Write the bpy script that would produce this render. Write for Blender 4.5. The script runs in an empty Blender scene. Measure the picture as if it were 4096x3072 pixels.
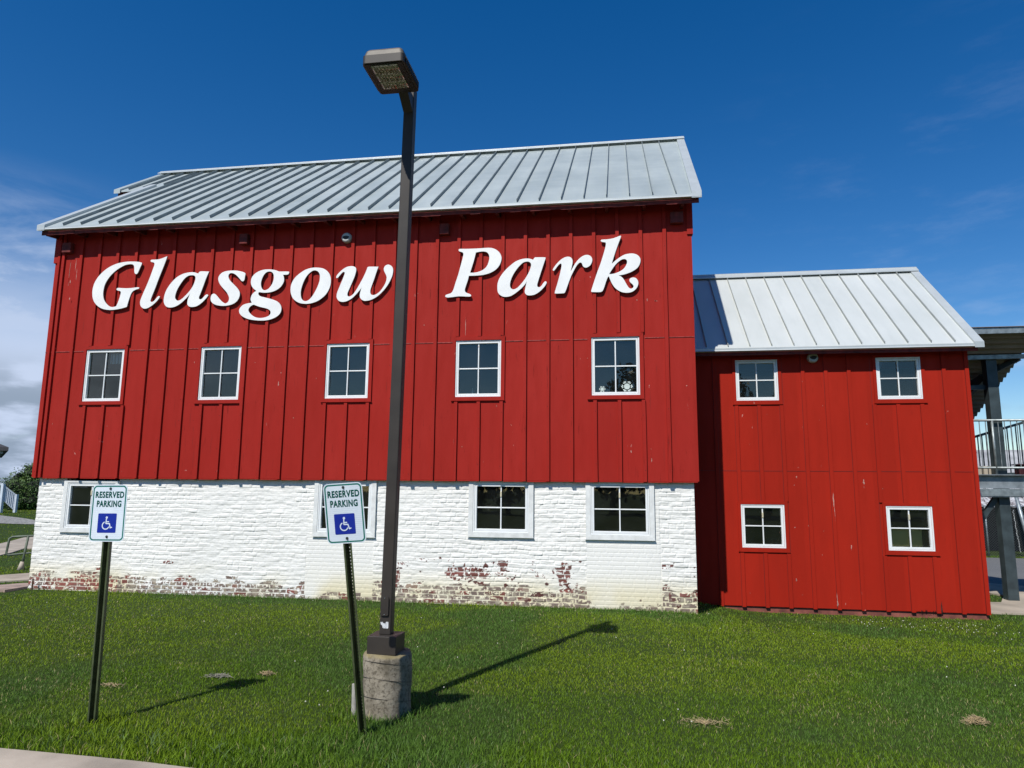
import bpy, bmesh, math, random
import numpy as np
from mathutils import Vector, Matrix, noise as mnoise
R = math.radians
random.seed(7)
rng = np.random.default_rng(11)
S = bpy.context.scene
COL = S.collection

# ---------------------------------------------------------------- camera
CAM = Vector((0.0, -11.4522, 1.85))
fw = Vector((-0.15340681, 0.97647003, 0.15156727))
rt = Vector((0.98805957, 0.15379606, 0.00922252))
up = Vector((0.01430494, -0.15117229, 0.98840392))
cd = bpy.data.cameras.new('camera')
cam = bpy.data.objects.new('camera', cd); COL.objects.link(cam)
cam.matrix_world = Matrix(((rt.x, up.x, -fw.x, CAM.x), (rt.y, up.y, -fw.y, CAM.y), (rt.z, up.z, -fw.z, CAM.z), (0, 0, 0, 1)))
cd.sensor_width = 36; cd.lens = 36 * 2780 / 4096; cd.clip_start = .05; cd.clip_end = 2000
S.camera = cam
# ---------------------------------------------------------------- sun and sky
SUN_EL = R(49.5); SUN_DIR = Vector((.3626, .932, 0)).normalized()       # horizontal direction the light travels
ldir = Vector((SUN_DIR.x * math.cos(SUN_EL), SUN_DIR.y * math.cos(SUN_EL), -math.sin(SUN_EL)))
sd = bpy.data.lights.new('sun', 'SUN'); sd.energy = 4.9; sd.angle = R(.55); sd.color = (1, .965, .90)
sun = bpy.data.objects.new('sun', sd); COL.objects.link(sun); sun.location = (-6, -20, 20)
sun.rotation_euler = ldir.to_track_quat('-Z', 'Y').to_euler()
W = bpy.data.worlds.new('World'); S.world = W; W.use_nodes = True
nt = W.node_tree; nt.nodes.clear()
def wn(t, **k):
    n = nt.nodes.new(t)
    for a, b in k.items(): setattr(n, a, b)
    return n
wl = nt.links.new
out = wn('ShaderNodeOutputWorld'); bg = wn('ShaderNodeBackground'); bg.inputs[1].default_value = .10
sky = wn('ShaderNodeTexSky', sky_type='NISHITA'); sky.sun_disc = False
sky.sun_elevation = SUN_EL; sky.sun_rotation = math.atan2(-SUN_DIR.x, -SUN_DIR.y)
sky.altitude = 300; sky.air_density = 1.0; sky.dust_density = .15; sky.ozone_density = 2.0
hs = wn('ShaderNodeHueSaturation'); hs.inputs['Saturation'].default_value = 1.43; hs.inputs['Value'].default_value = 1.12; hs.inputs['Hue'].default_value = .507
wl(sky.outputs[0], hs.inputs['Color'])
tc = wn('ShaderNodeTexCoord'); sx = wn('ShaderNodeSeparateXYZ'); wl(tc.outputs['Generated'], sx.inputs[0])
def M(op, a, b=None, c=None):
    n = wn('ShaderNodeMath', operation=op)
    for i, v in enumerate((a, b, c)):
        if v is None: continue
        if isinstance(v, (int, float)): n.inputs[i].default_value = v
        else: wl(v, n.inputs[i])
    return n.outputs[0]
def ramp(v, lo, hi, a=0., b=1.):
    n = wn('ShaderNodeMapRange', interpolation_type='SMOOTHSTEP')
    wl(v, n.inputs[0]); n.inputs[1].default_value = lo; n.inputs[2].default_value = hi; n.inputs[3].default_value = a; n.inputs[4].default_value = b
    return n.outputs[0]
mp = wn('ShaderNodeMapping'); mp.inputs['Scale'].default_value = (1.6, 1.6, 5.2); wl(tc.outputs['Generated'], mp.inputs[0])
n1 = wn('ShaderNodeTexNoise'); n1.inputs['Scale'].default_value = 2.6; n1.inputs['Detail'].default_value = 9; n1.inputs['Roughness'].default_value = .6; n1.inputs['Distortion'].default_value = .35; wl(mp.outputs[0], n1.inputs[0])
n2 = wn('ShaderNodeTexNoise'); n2.inputs['Scale'].default_value = 7; n2.inputs['Detail'].default_value = 6; wl(mp.outputs[0], n2.inputs[0])
z = sx.outputs['Z']; x = sx.outputs['X']
left = ramp(M('MULTIPLY', x, -1), .56, .67)
band = M('MULTIPLY', ramp(z, .38, .24), left)
wisp = M('MULTIPLY', M('MULTIPLY', ramp(n1.outputs[0], .30, .60), band), .85)
low = M('MULTIPLY', ramp(z, .34, .12), ramp(M('MULTIPLY', x, -1), .40, .66))
lowc = M('MULTIPLY', low, ramp(n1.outputs[0], .18, .46))
side = M('MULTIPLY', M('MULTIPLY', ramp(n2.outputs[0], .50, .78), ramp(z, .35, .12)), .45)
mpr = wn('ShaderNodeMapping'); mpr.inputs['Scale'].default_value = (2.2, 1.2, 7.5); mpr.inputs['Rotation'].default_value = (0, .5, .3); wl(tc.outputs['Generated'], mpr.inputs[0])
n3 = wn('ShaderNodeTexNoise'); n3.inputs['Scale'].default_value = 3.2; n3.inputs['Detail'].default_value = 8; n3.inputs['Roughness'].default_value = .65; wl(mpr.outputs[0], n3.inputs[0])
veil = M('MULTIPLY', M('MULTIPLY', ramp(n3.outputs[0], .48, .78), ramp(x, .05, .35)), M('MULTIPLY', ramp(z, .62, .30), .09))
rightw = M('MAXIMUM', veil, M('MULTIPLY', M('MULTIPLY', side, ramp(x, .30, .45)), .8))
mask = M('MAXIMUM', M('MAXIMUM', wisp, lowc), rightw)
dark = M('MULTIPLY', ramp(z, .17, .10), ramp(n2.outputs[0], .36, .56))
cmix = wn('ShaderNodeMix', data_type='RGBA'); wl(dark, cmix.inputs[0]); cmix.inputs[6].default_value = (5.8, 6.8, 8.8, 1); cmix.inputs[7].default_value = (3.0, 3.8, 5.0, 1)
fin = wn('ShaderNodeMix', data_type='RGBA'); wl(mask, fin.inputs[0]); wl(hs.outputs[0], fin.inputs[6]); wl(cmix.outputs[2], fin.inputs[7])
wl(fin.outputs[2], bg.inputs[0]); wl(bg.outputs[0], out.inputs[0])
S.view_settings.view_transform = 'Standard'; S.view_settings.look = 'None'; S.view_settings.exposure = 0; S.view_settings.gamma = 1
S.cycles.max_bounces = 6; S.cycles.transparent_max_bounces = 8

# ---------------------------------------------------------------- helpers
class MB:
    """collects geometry that becomes ONE mesh object"""
    def __init__(s): s.v = []; s.f = []; s.mi = []; s.cur = 0; s.M = None
    def add(s, vs, fs):
        b = len(s.v)
        for p in vs:
            p = Vector(p)
            if s.M is not None: p = s.M @ p
            s.v.append(tuple(p))
        for f in fs: s.f.append(tuple(b + i for i in f)); s.mi.append(s.cur)
    def box(s, x0, x1, y0, y1, z0, z1):
        s.add([(x0,y0,z0),(x1,y0,z0),(x1,y1,z0),(x0,y1,z0),(x0,y0,z1),(x1,y0,z1),(x1,y1,z1),(x0,y1,z1)],
              [(0,3,2,1),(4,5,6,7),(0,1,5,4),(1,2,6,5),(2,3,7,6),(3,0,4,7)])
    def bbox(s, x0, x1, y0, y1, z0, z1, b=.004):
        """box with chamfered edges"""
        bm = bmesh.new(); bmesh.ops.create_cube(bm, size=1)
        for v in bm.verts: v.co = Vector(((x0+x1)/2 + v.co.x*(x1-x0), (y0+y1)/2 + v.co.y*(y1-y0), (z0+z1)/2 + v.co.z*(z1-z0)))
        bmesh.ops.bevel(bm, geom=list(bm.edges), offset=b, segments=2, affect='EDGES', profile=.5)
        s.frombm(bm)
    def frombm(s, bm):
        bm.verts.ensure_lookup_table(); bm.verts.index_update()
        s.add([v.co.copy() for v in bm.verts], [[v.index for v in f.verts] for f in bm.faces]); bm.free()
    def quad(s, a, b, c, d): s.add([a, b, c, d], [(0, 1, 2, 3)])
    def prism(s, poly, y0, y1):
        """polygon in x,z extruded along y"""
        n = len(poly); vs = [(a, y0, b) for a, b in poly] + [(a, y1, b) for a, b in poly]
        s.add(vs, [tuple(range(n)), tuple(range(2*n-1, n-1, -1))] + [(i, n+i, n+(i+1) % n, (i+1) % n) for i in range(n)])
    def slab(s, poly, z0, z1):
        n = len(poly); vs = [(a, b, z0) for a, b in poly] + [(a, b, z1) for a, b in poly]
        s.add(vs, [tuple(range(n-1, -1, -1)), tuple(range(n, 2*n))] + [(i, (i+1) % n, n+(i+1) % n, n+i) for i in range(n)])
    def xprism(s, poly, x0, x1):
        """polygon in y,z extruded along x"""
        n = len(poly); vs = [(x0, a, b) for a, b in poly] + [(x1, a, b) for a, b in poly]
        s.add(vs, [tuple(range(n)), tuple(range(2*n-1, n-1, -1))] + [(i, n+i, n+(i+1) % n, (i+1) % n) for i in range(n)])
    def tube(s, pts, r, n=10, caps=True):
        pts = [Vector(p) for p in pts]; rs = r if isinstance(r, (list, tuple)) else [r]*len(pts)
        vs = []; N = len(pts); prev = None
        for i, p in enumerate(pts):
            d = (pts[min(i+1, N-1)] - pts[max(i-1, 0)]).normalized()
            if prev is None:
                a = Vector((0, 0, 1)) if abs(d.z) < .9 else Vector((1, 0, 0))
                u = d.cross(a).normalized()
            else: u = (prev - d * prev.dot(d)).normalized()
            prev = u; w = d.cross(u)
            for k in range(n):
                t = 2*math.pi*k/n; vs.append(p + (u*math.cos(t) + w*math.sin(t))*rs[i])
        fs = [(i*n+k, i*n+(k+1) % n, (i+1)*n+(k+1) % n, (i+1)*n+k) for i in range(N-1) for k in range(n)]
        if caps: fs += [tuple(range(n-1, -1, -1)), tuple((N-1)*n+k for k in range(n))]
        s.add(vs, fs)
    def bar(s, a, b, w, h, upv=(0, 0, 1)):
        """rectangular bar between two points"""
        a = Vector(a); b = Vector(b); d = (b-a).normalized(); upv = Vector(upv)
        sd_ = d.cross(upv).normalized(); u = sd_.cross(d)
        c = [(-w/2, -h/2), (w/2, -h/2), (w/2, h/2), (-w/2, h/2)]
        vs = [p + sd_*i + u*j for p in (a, b) for i, j in c]
        s.add(vs, [(3,2,1,0), (4,5,6,7)] + [(i, (i+1) % 4, 4+(i+1) % 4, 4+i) for i in range(4)])
    def wall(s, x0, x1, z0, z1, holes, y0, y1):
        """sheet in x,z from y0 (front) to y1 (back) with rectangular holes"""
        xs = sorted({x0, x1, *[h[0] for h in holes], *[h[1] for h in holes]}); zs = sorted({z0, z1, *[h[2] for h in holes], *[h[3] for h in holes]})
        inh = lambda a, b: any(h[0] < a < h[1] and h[2] < b < h[3] for h in holes)
        for i in range(len(xs)-1):
            for j in range(len(zs)-1):
                a, b, c, d = xs[i], xs[i+1], zs[j], zs[j+1]
                if inh((a+b)/2, (c+d)/2): continue
                s.quad((a,y0,c), (b,y0,c), (b,y0,d), (a,y0,d)); s.quad((b,y1,c), (a,y1,c), (a,y1,d), (b,y1,d))
        for (a, b, c, d) in holes + [(x0, x1, z0, z1)]:
            s.quad((a,y0,c),(a,y0,d),(a,y1,d),(a,y1,c)); s.quad((b,y0,c),(b,y1,c),(b,y1,d),(b,y0,d))
            s.quad((a,y0,c),(a,y1,c),(b,y1,c),(b,y0,c)); s.quad((a,y0,d),(b,y0,d),(b,y1,d),(a,y1,d))
    def build(s, name, mats, parent=None, smooth=False, recalc=True):
        me = bpy.data.meshes.new(name); me.from_pydata(s.v, [], s.f)
        if not isinstance(mats, (list, tuple)): mats = [mats]
        for m in mats: me.materials.append(m)
        if len(mats) > 1: me.polygons.foreach_set('material_index', s.mi)
        if recalc:
            bm = bmesh.new(); bm.from_mesh(me); bmesh.ops.recalc_face_normals(bm, faces=bm.faces); bm.to_mesh(me); bm.free()
        if smooth: me.polygons.foreach_set('use_smooth', [True]*len(me.polygons))
        me.update()
        return link(name, me, parent)
def link(name, me, parent=None):
    o = bpy.data.objects.new(name, me); COL.objects.link(o)
    if parent is not None:
        o.parent = parent; o.matrix_parent_inverse = world_of(parent).inverted()
    return o
def world_of(o):
    m = o.matrix_basis.copy()
    if o.parent is not None: m = world_of(o.parent) @ o.matrix_parent_inverse @ m
    return m
def empty(name, loc, label, cat, group=None):
    o = bpy.data.objects.new(name, None); COL.objects.link(o); o.location = loc; o.empty_display_size = .2
    return tag(o, label, cat, group)
def tag(o, label=None, cat=None, group=None, kind=None):
    if label: o['label'] = label
    if cat: o['category'] = cat
    if group: o['group'] = group
    if kind: o['kind'] = kind
    return o
# ---------------------------------------------------------------- materials
class Mat:
    def __init__(s, name):
        s.m = bpy.data.materials.new(name); s.m.use_nodes = True; s.t = s.m.node_tree
        s.b = s.t.nodes['Principled BSDF']; s.o = s.t.nodes['Material Output']
        s.tc = None
    def n(s, t, **k):
        n = s.t.nodes.new(t)
        for a, b in k.items(): setattr(n, a, b)
        return n
    def l(s, a, b): s.t.links.new(a, b)
    def pos(s, scale=(1, 1, 1)):
        if s.tc is None: s.tc = s.n('ShaderNodeNewGeometry')
        m = s.n('ShaderNodeMapping'); m.inputs['Scale'].default_value = scale; s.l(s.tc.outputs['Position'], m.inputs[0]); return m.outputs[0]
    def noise(s, scale, vec=None, detail=5, rough=.55, dist=0.):
        n = s.n('ShaderNodeTexNoise'); n.inputs['Scale'].default_value = scale; n.inputs['Detail'].default_value = detail
        n.inputs['Roughness'].default_value = rough; n.inputs['Distortion'].default_value = dist
        s.l(vec if vec is not None else s.pos(), n.inputs[0]); return n.outputs[0]
    def ramp(s, v, lo, hi, a=0., b=1.):
        n = s.n('ShaderNodeMapRange'); s.l(v, n.inputs[0])
        for i, q in enumerate((lo, hi, a, b)): n.inputs[i+1].default_value = q
        return n.outputs[0]
    def mix(s, f, a, b, mode='MIX'):
        n = s.n('ShaderNodeMix', data_type='RGBA', blend_type=mode)
        for i, q in ((0, f), (6, a), (7, b)):
            if isinstance(q, (int, float)): n.inputs[i].default_value = q
            elif isinstance(q, tuple): n.inputs[i].default_value = (*q, 1) if len(q) == 3 else q
            else: s.l(q, n.inputs[i])
        return n.outputs[2]
    def math(s, op, a, b):
        n = s.n('ShaderNodeMath', operation=op)
        for i, q in enumerate((a, b)):
            if isinstance(q, (int, float)): n.inputs[i].default_value = q
            else: s.l(q, n.inputs[i])
        return n.outputs[0]
    def bump(s, h, st, dist=.01):
        n = s.n('ShaderNodeBump'); n.inputs['Strength'].default_value = st; n.inputs['Distance'].default_value = dist; s.l(h, n.inputs['Height']); s.l(n.outputs[0], s.b.inputs['Normal'])
    def col(s, c, rough=.6, metal=0., spec=.5):
        if isinstance(c, tuple): s.b.inputs['Base Color'].default_value = (*c, 1)
        else: s.l(c, s.b.inputs['Base Color'])
        if isinstance(rough, (int, float)): s.b.inputs['Roughness'].default_value = rough
        else: s.l(rough, s.b.inputs['Roughness'])
        s.b.inputs['Metallic'].default_value = metal; s.b.inputs['Specular IOR Level'].default_value = spec
        return s.m
def simple(name, c, rough=.6, metal=0., var=.12, scale=6., spec=.5, bump=0.):
    m = Mat(name); f = m.noise(scale, detail=6)
    c2 = tuple(q*(1-var*2) for q in c); c3 = tuple(min(1, q*(1+var)) for q in c)
    m.col(m.mix(m.ramp(f, .3, .7), c2, c3), rough, metal, spec)
    if bump: m.bump(m.noise(scale*12, detail=4), bump, .004)
    return m.m
def red_paint(name, base, hi, weath):
    m = Mat(name)
    big = m.noise(.55, detail=3); mid = m.noise(2.3, m.pos((3, 3, .7)), 6)
    grain = m.noise(6, m.pos((6, 6, .42)), 8, .72, .5)
    fine = m.noise(30, m.pos((7, 7, .5)), 4, .7)
    c = m.mix(m.ramp(big, .3, .7), base, hi)
    c = m.mix(m.ramp(mid, .35, .75, 0, .5), c, tuple(q*.80 for q in base))
    # boards differ a little from one another
    sep = m.n('ShaderNodeSeparateXYZ'); m.l(m.pos(), sep.inputs[0])
    bd = m.math('FLOOR', m.math('DIVIDE', m.math('ADD', sep.outputs[0], 20.02), .3923), 0)
    wn_ = m.n('ShaderNodeTexWhiteNoise', noise_dimensions='1D'); m.l(bd, wn_.inputs['W'])
    c = m.mix(m.ramp(wn_.outputs[0], 0, 1, 0, .38), c, tuple(q*.72 for q in base))
    crk = m.ramp(grain, .60, .68)                                    # weathered grain lines
    gm = m.math('MULTIPLY', crk, m.ramp(m.noise(1.1, detail=3), .40, .62))
    c = m.mix(m.math('MULTIPLY', gm, weath), c, tuple(q*.38 for q in base))
    pl = m.math('MULTIPLY', m.ramp(m.noise(11, m.pos((1, 1, .45)), 3, .6, .8), .715, .735), m.ramp(m.noise(.9, detail=2), .5, .6))
    c = m.mix(m.math('MULTIPLY', pl, .75), c, (.62, .36, .30))       # small chips in the paint
    kn = m.ramp(m.noise(14, detail=1), .20, .17)
    c = m.mix(m.math('MULTIPLY', kn, .6), c, tuple(q*.3 for q in base))
    m.bump(m.mix(.5, grain, fine), .35 * weath + .1, .006)
    m.col(c, m.ramp(mid, .3, .7, .55, .75), 0, .12)
    return m.m
M_RED = red_paint('barn_red_paint', (.345, .0175, .0115), (.375, .025, .018), 1.3)
M_RED2 = red_paint('wing_red_paint', (.355, .0165, .0065), (.385, .0195, .008), .6)
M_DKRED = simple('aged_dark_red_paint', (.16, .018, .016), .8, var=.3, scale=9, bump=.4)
def roofmat():
    m = Mat('pale_metal_roof')
    a = m.noise(1.3, m.pos((1, .5, .5)), 5); st = m.noise(10, m.pos((1.2, .12, .12)), 5, .6)
    band = m.noise(3.2, m.pos((.4, 1.6, 1.6)), 4)
    c = m.mix(m.ramp(a, .3, .7), (.375, .425, .415), (.45, .50, .49))
    c = m.mix(m.ramp(st, .45, .75, 0, .35), c, (.36, .41, .43)); c = m.mix(m.ramp(band, .45, .7, 0, .3), c, (.52, .565, .555))
    m.bump(band, .05, .01)
    m.col(c, m.ramp(a, .3, .7, .38, .5), .25, .5); return m.m
M_ROOF = roofmat()
M_SEAM = simple('shade_toned_seam_metal', (.235, .27, .275), .55, .2, .15, 4)  # seams coloured darker than the sheets, shade of their flanks painted in
M_TRIMM = simple('metal_flashing', (.52, .555, .55), .4, .25, .05, 3)
M_WHITE = simple('white_window_vinyl', (.80, .82, .82), .35, 0, .03, 5)
M_WTRIM = simple('white_painted_trim', (.74, .75, .73), .6, 0, .08, 9, bump=.1)
M_LET = simple('white_letter_enamel', (.86, .86, .84), .35, 0, .035, 3.5)
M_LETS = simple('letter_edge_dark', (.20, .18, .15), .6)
def glass():
    m = Mat('window_glass'); m.t.nodes.remove(m.b)
    tr = m.n('ShaderNodeBsdfTransparent'); tr.inputs[0].default_value = (.80, .86, .84, 1)
    gl = m.n('ShaderNodeBsdfGlossy'); gl.inputs['Roughness'].default_value = .015; gl.inputs[0].default_value = (1, 1, .88, 1)
    fr = m.n('ShaderNodeFresnel'); fr.inputs[0].default_value = 1.52
    b = m.n('ShaderNodeBump'); b.inputs['Strength'].default_value = .03; b.inputs['Distance'].default_value = .02; m.l(m.noise(2.2, detail=2), b.inputs['Height']); m.l(b.outputs[0], gl.inputs['Normal'])
    mx = m.n('ShaderNodeMixShader'); m.l(m.math('MULTIPLY', fr.outputs[0], 2.0), mx.inputs[0]); m.l(tr.outputs[0], mx.inputs[1]); m.l(gl.outputs[0], mx.inputs[2])
    df = m.n('ShaderNodeBsdfDiffuse'); df.inputs[0].default_value = (.42, .46, .44, 1); m2 = m.n('ShaderNodeMixShader')   # thin film of dust
    m.l(m.ramp(m.noise(3, detail=4), .3, .75, .006, .024), m2.inputs[0]); m.l(mx.outputs[0], m2.inputs[1]); m.l(df.outputs[0], m2.inputs[2])
    m.l(m2.outputs[0], m.o.inputs[0]); return m.m
M_GLASS = glass()
M_IN = simple('dark_interior', (.035, .033, .03), .9)
M_CONC = simple('concrete', (.40, .355, .29), .85, 0, .14, 2.5, bump=.3)
M_BRONZE = simple('dark_bronze_paint', (.040, .034, .029), .5, .0, .10, 5, .3)
M_GALV = simple('galvanised_steel', (.30, .34, .35), .45, .5, .22, 9)
M_GALVD = simple('grey_painted_steel', (.055, .075, .082), .5, .3, .2, 5)
M_POSTG = simple('green_post_paint', (.065, .085, .035), .45, .1, .2, 14)
M_BLACK = simple('black_rubbery', (.012, .012, .012), .6)
M_BOLT = simple('bolt_steel', (.10, .12, .13), .4, .7)
def brickmat():
    m = Mat('whitewashed_brick')
    a = m.n('ShaderNodeAttribute'); a.attribute_name = 'brick'
    f = m.noise(40, detail=4, rough=.7); g = m.noise(5, detail=5)
    c = m.mix(m.ramp(f, .35, .75, 0, .10), a.outputs['Color'], (.45, .45, .42)); c = m.mix(m.ramp(g, .4, .75, 0, .08), c, (.55, .56, .54))
    m.bump(f, .25, .004); m.col(c, .7, 0, .3); return m.m
M_BRICK = brickmat()
def smooth(a, lo, hi):
    t = np.clip((a-lo)/(hi-lo), 0, 1); return t*t*(3-2*t)
def vnoise(x, y, seed=0):
    """value noise, vectorised"""
    xi = np.floor(x).astype(np.int64); yi = np.floor(y).astype(np.int64); fx = x-xi; fy = y-yi
    fx = fx*fx*(3-2*fx); fy = fy*fy*(3-2*fy)
    def h(i, j):
        n = (i*374761393 + j*668265263 + seed*982451653) & 0xffffffff
        n = ((n ^ (n >> 13))*1274126177) & 0xffffffff
        return ((n ^ (n >> 16)) & 0xffff)/65535.
    return (h(xi, yi)*(1-fx)+h(xi+1, yi)*fx)*(1-fy)+(h(xi, yi+1)*(1-fx)+h(xi+1, yi+1)*fx)*fy
def fbm(x, y, seed=0, oct=4):
    s = 0; a = .5; t = 0
    for k in range(oct): s = s + a*vnoise(x*2**k, y*2**k, seed+k*17); t += a; a *= .5
    return s/t
# ================================================================ GROUND
def gh(x, y):
    x = np.asarray(x, float); y = np.asarray(y, float)
    d = np.hypot(x, y+11.45)
    h = -.19*smooth(y, -3.5, 1.2)*smooth(x, .8, 2.3)
    h = h + .5*smooth(d, 26, 46)*smooth(-x, 10, 18)
    h = h - .06*smooth(y, 4, 12)*smooth(x, 2, 7)
    h = h + .02*(fbm(x*.5, y*.5, 3, 3)-.5)*smooth(-y, -.5, 1.5)
    return h
def axis(a, b, fine, far):
    t = list(np.arange(a, b+1e-6, fine)); s = fine
    lo = [t[0]]; hi = [t[-1]]
    while hi[-1] < far: s *= 1.35; hi.append(hi[-1]+s)
    s = fine
    while lo[-1] > -far: s *= 1.35; lo.append(lo[-1]-s)
    return np.array(lo[::-1][:-1] + t + hi[1:])
gx = axis(-40, 22, .5, 600); gy = axis(-9, 40, .5, 600)
X, Y = np.meshgrid(gx, gy); Z = gh(X, Y)
mb = MB(); nx = len(gx); ny = len(gy)
mb.v = list(zip(X.ravel(), Y.ravel(), Z.ravel()))
mb.f = [(j*nx+i, j*nx+i+1, (j+1)*nx+i+1, (j+1)*nx+i) for j in range(ny-1) for i in range(nx-1)]
def lawnmat():
    m = Mat('lawn_soil'); a = m.noise(.5, detail=6); b = m.noise(14, detail=6, rough=.7)
    c = m.mix(m.ramp(a, .3, .7), (.020, .036, .008), (.036, .058, .012)); c = m.mix(m.ramp(b, .35, .7, 0, .7), c, (.055, .085, .018))
    m.bump(b, .6, .03); m.col(c, .9, 0, .1); return m.m
tag(mb.build('ground', lawnmat(), smooth=True, recalc=False), kind='structure')
def sheet(name, poly, mat, off, step=.5, thick=0.):
    """a paved sheet that follows the ground"""
    bm = bmesh.new(); vs = [bm.verts.new((a, b, 0)) for a, b in poly]; bm.faces.new(vs)
    xs = [p[0] for p in poly]; ys = [p[1] for p in poly]
    for k in np.arange(min(xs)+step, max(xs), step):
        bmesh.ops.bisect_plane(bm, geom=bm.verts[:]+bm.edges[:]+bm.faces[:], plane_co=(k, 0, 0), plane_no=(1, 0, 0))
    for k in np.arange(min(ys)+step, max(ys), step):
        bmesh.ops.bisect_plane(bm, geom=bm.verts[:]+bm.edges[:]+bm.faces[:], plane_co=(0, k, 0), plane_no=(0, 1, 0))
    for v in bm.verts: v.co.z = float(gh(v.co.x, v.co.y)) + off
    if thick:
        r = bmesh.ops.extrude_face_region(bm, geom=bm.faces[:])
        for v in r['geom']:
            if isinstance(v, bmesh.types.BMVert): v.co.z -= thick
    mb = MB(); mb.frombm(bm); return tag(mb.build(name, mat), kind='structure')
M_PAVE = simple('pavement_concrete', (.40, .34, .27), .9, 0, .16, 1.6, bump=.4)
WALKWAY = [(-30, -9.6), (6, -9.6), (6, -7.05), (-1.5, -7.0), (-2.5, -6.93), (-3.2, -6.865), (-4.4, -6.83), (-30, -6.80)]
PATHS = {'path': [(-15, -.55), (-11.933, .684), (-11.543, 1.053), (-10.75, 1.55), (-10.75, 2.6), (-12.425, 1.989), (-12.733, 1.479), (-16, .6)],
         'path.001': [(-19.5, 2.6), (-16.24, 4.97), (-16.37, 5.209), (-16.746, 5.969), (-17.477, 7.135), (-14.5, 7.7), (-11.0, 7.9), (-11.0, 9.6), (-16, 10.2), (-20.953, 11.186), (-20.618, 10.423), (-19.994, 9.295), (-19.506, 8.351), (-19.264, 7.98), (-23, 5.6)],
         'pavement': [(6.02, 2.2), (16, 2.2), (16, 4.4), (10, 5.6), (8.64, 6.57), (8.0, 7.2), (7.0, 8.3), (6.2, 7.2), (7.2, 5.5), (7.66, 4.55), (7.1, 3.5), (6.02, 3.4)]}
sheet('walkway', WALKWAY, M_PAVE, .02, .6, .1)
for k, p in PATHS.items(): sheet(k, p, M_PAVE, .03, .5, .1)
def asphaltmat():
    m = Mat('asphalt'); b = m.noise(60, detail=4, rough=.8); a = m.noise(.7, detail=5)
    c = m.mix(m.ramp(b, .35, .7), (.085, .085, .085), (.21, .21, .20)); c = m.mix(m.ramp(a, .4, .7, 0, .4), c, (.17, .17, .17))
    m.bump(b, .5, .01); m.col(c, .85, 0, .3); return m.m
M_ASPH = asphaltmat()
ASPH = [(8.64, 6.57), (10, 5.6), (16, 4.4), (40, 4.4), (40, 14.5), (6, 14.9), (3, 12), (7.0, 8.3), (8.0, 7.2)]
sheet('parking_area', ASPH, M_ASPH, .012, 1.5)
GRAV = [(-32.2, 14.6), (-17, 27), (-19.5, 30), (-35, 17.2)]
GRAV = [(-34, 20.5), (-28.854, 17.9), (-28.175, 17.629), (-27.066, 17.143), (-25.814, 16.476), (-21, 14.6), (-20, 12.9), (-24.36, 14.925), (-24.776, 14.756), (-25.275, 14.676), (-25.968, 14.616), (-29, 14.6), (-35, 17)]
sheet('gravel', GRAV, simple('gravel_stone', (.30, .29, .27), .95, 0, .35, 12, bump=1.), .02, 1.)

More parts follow.
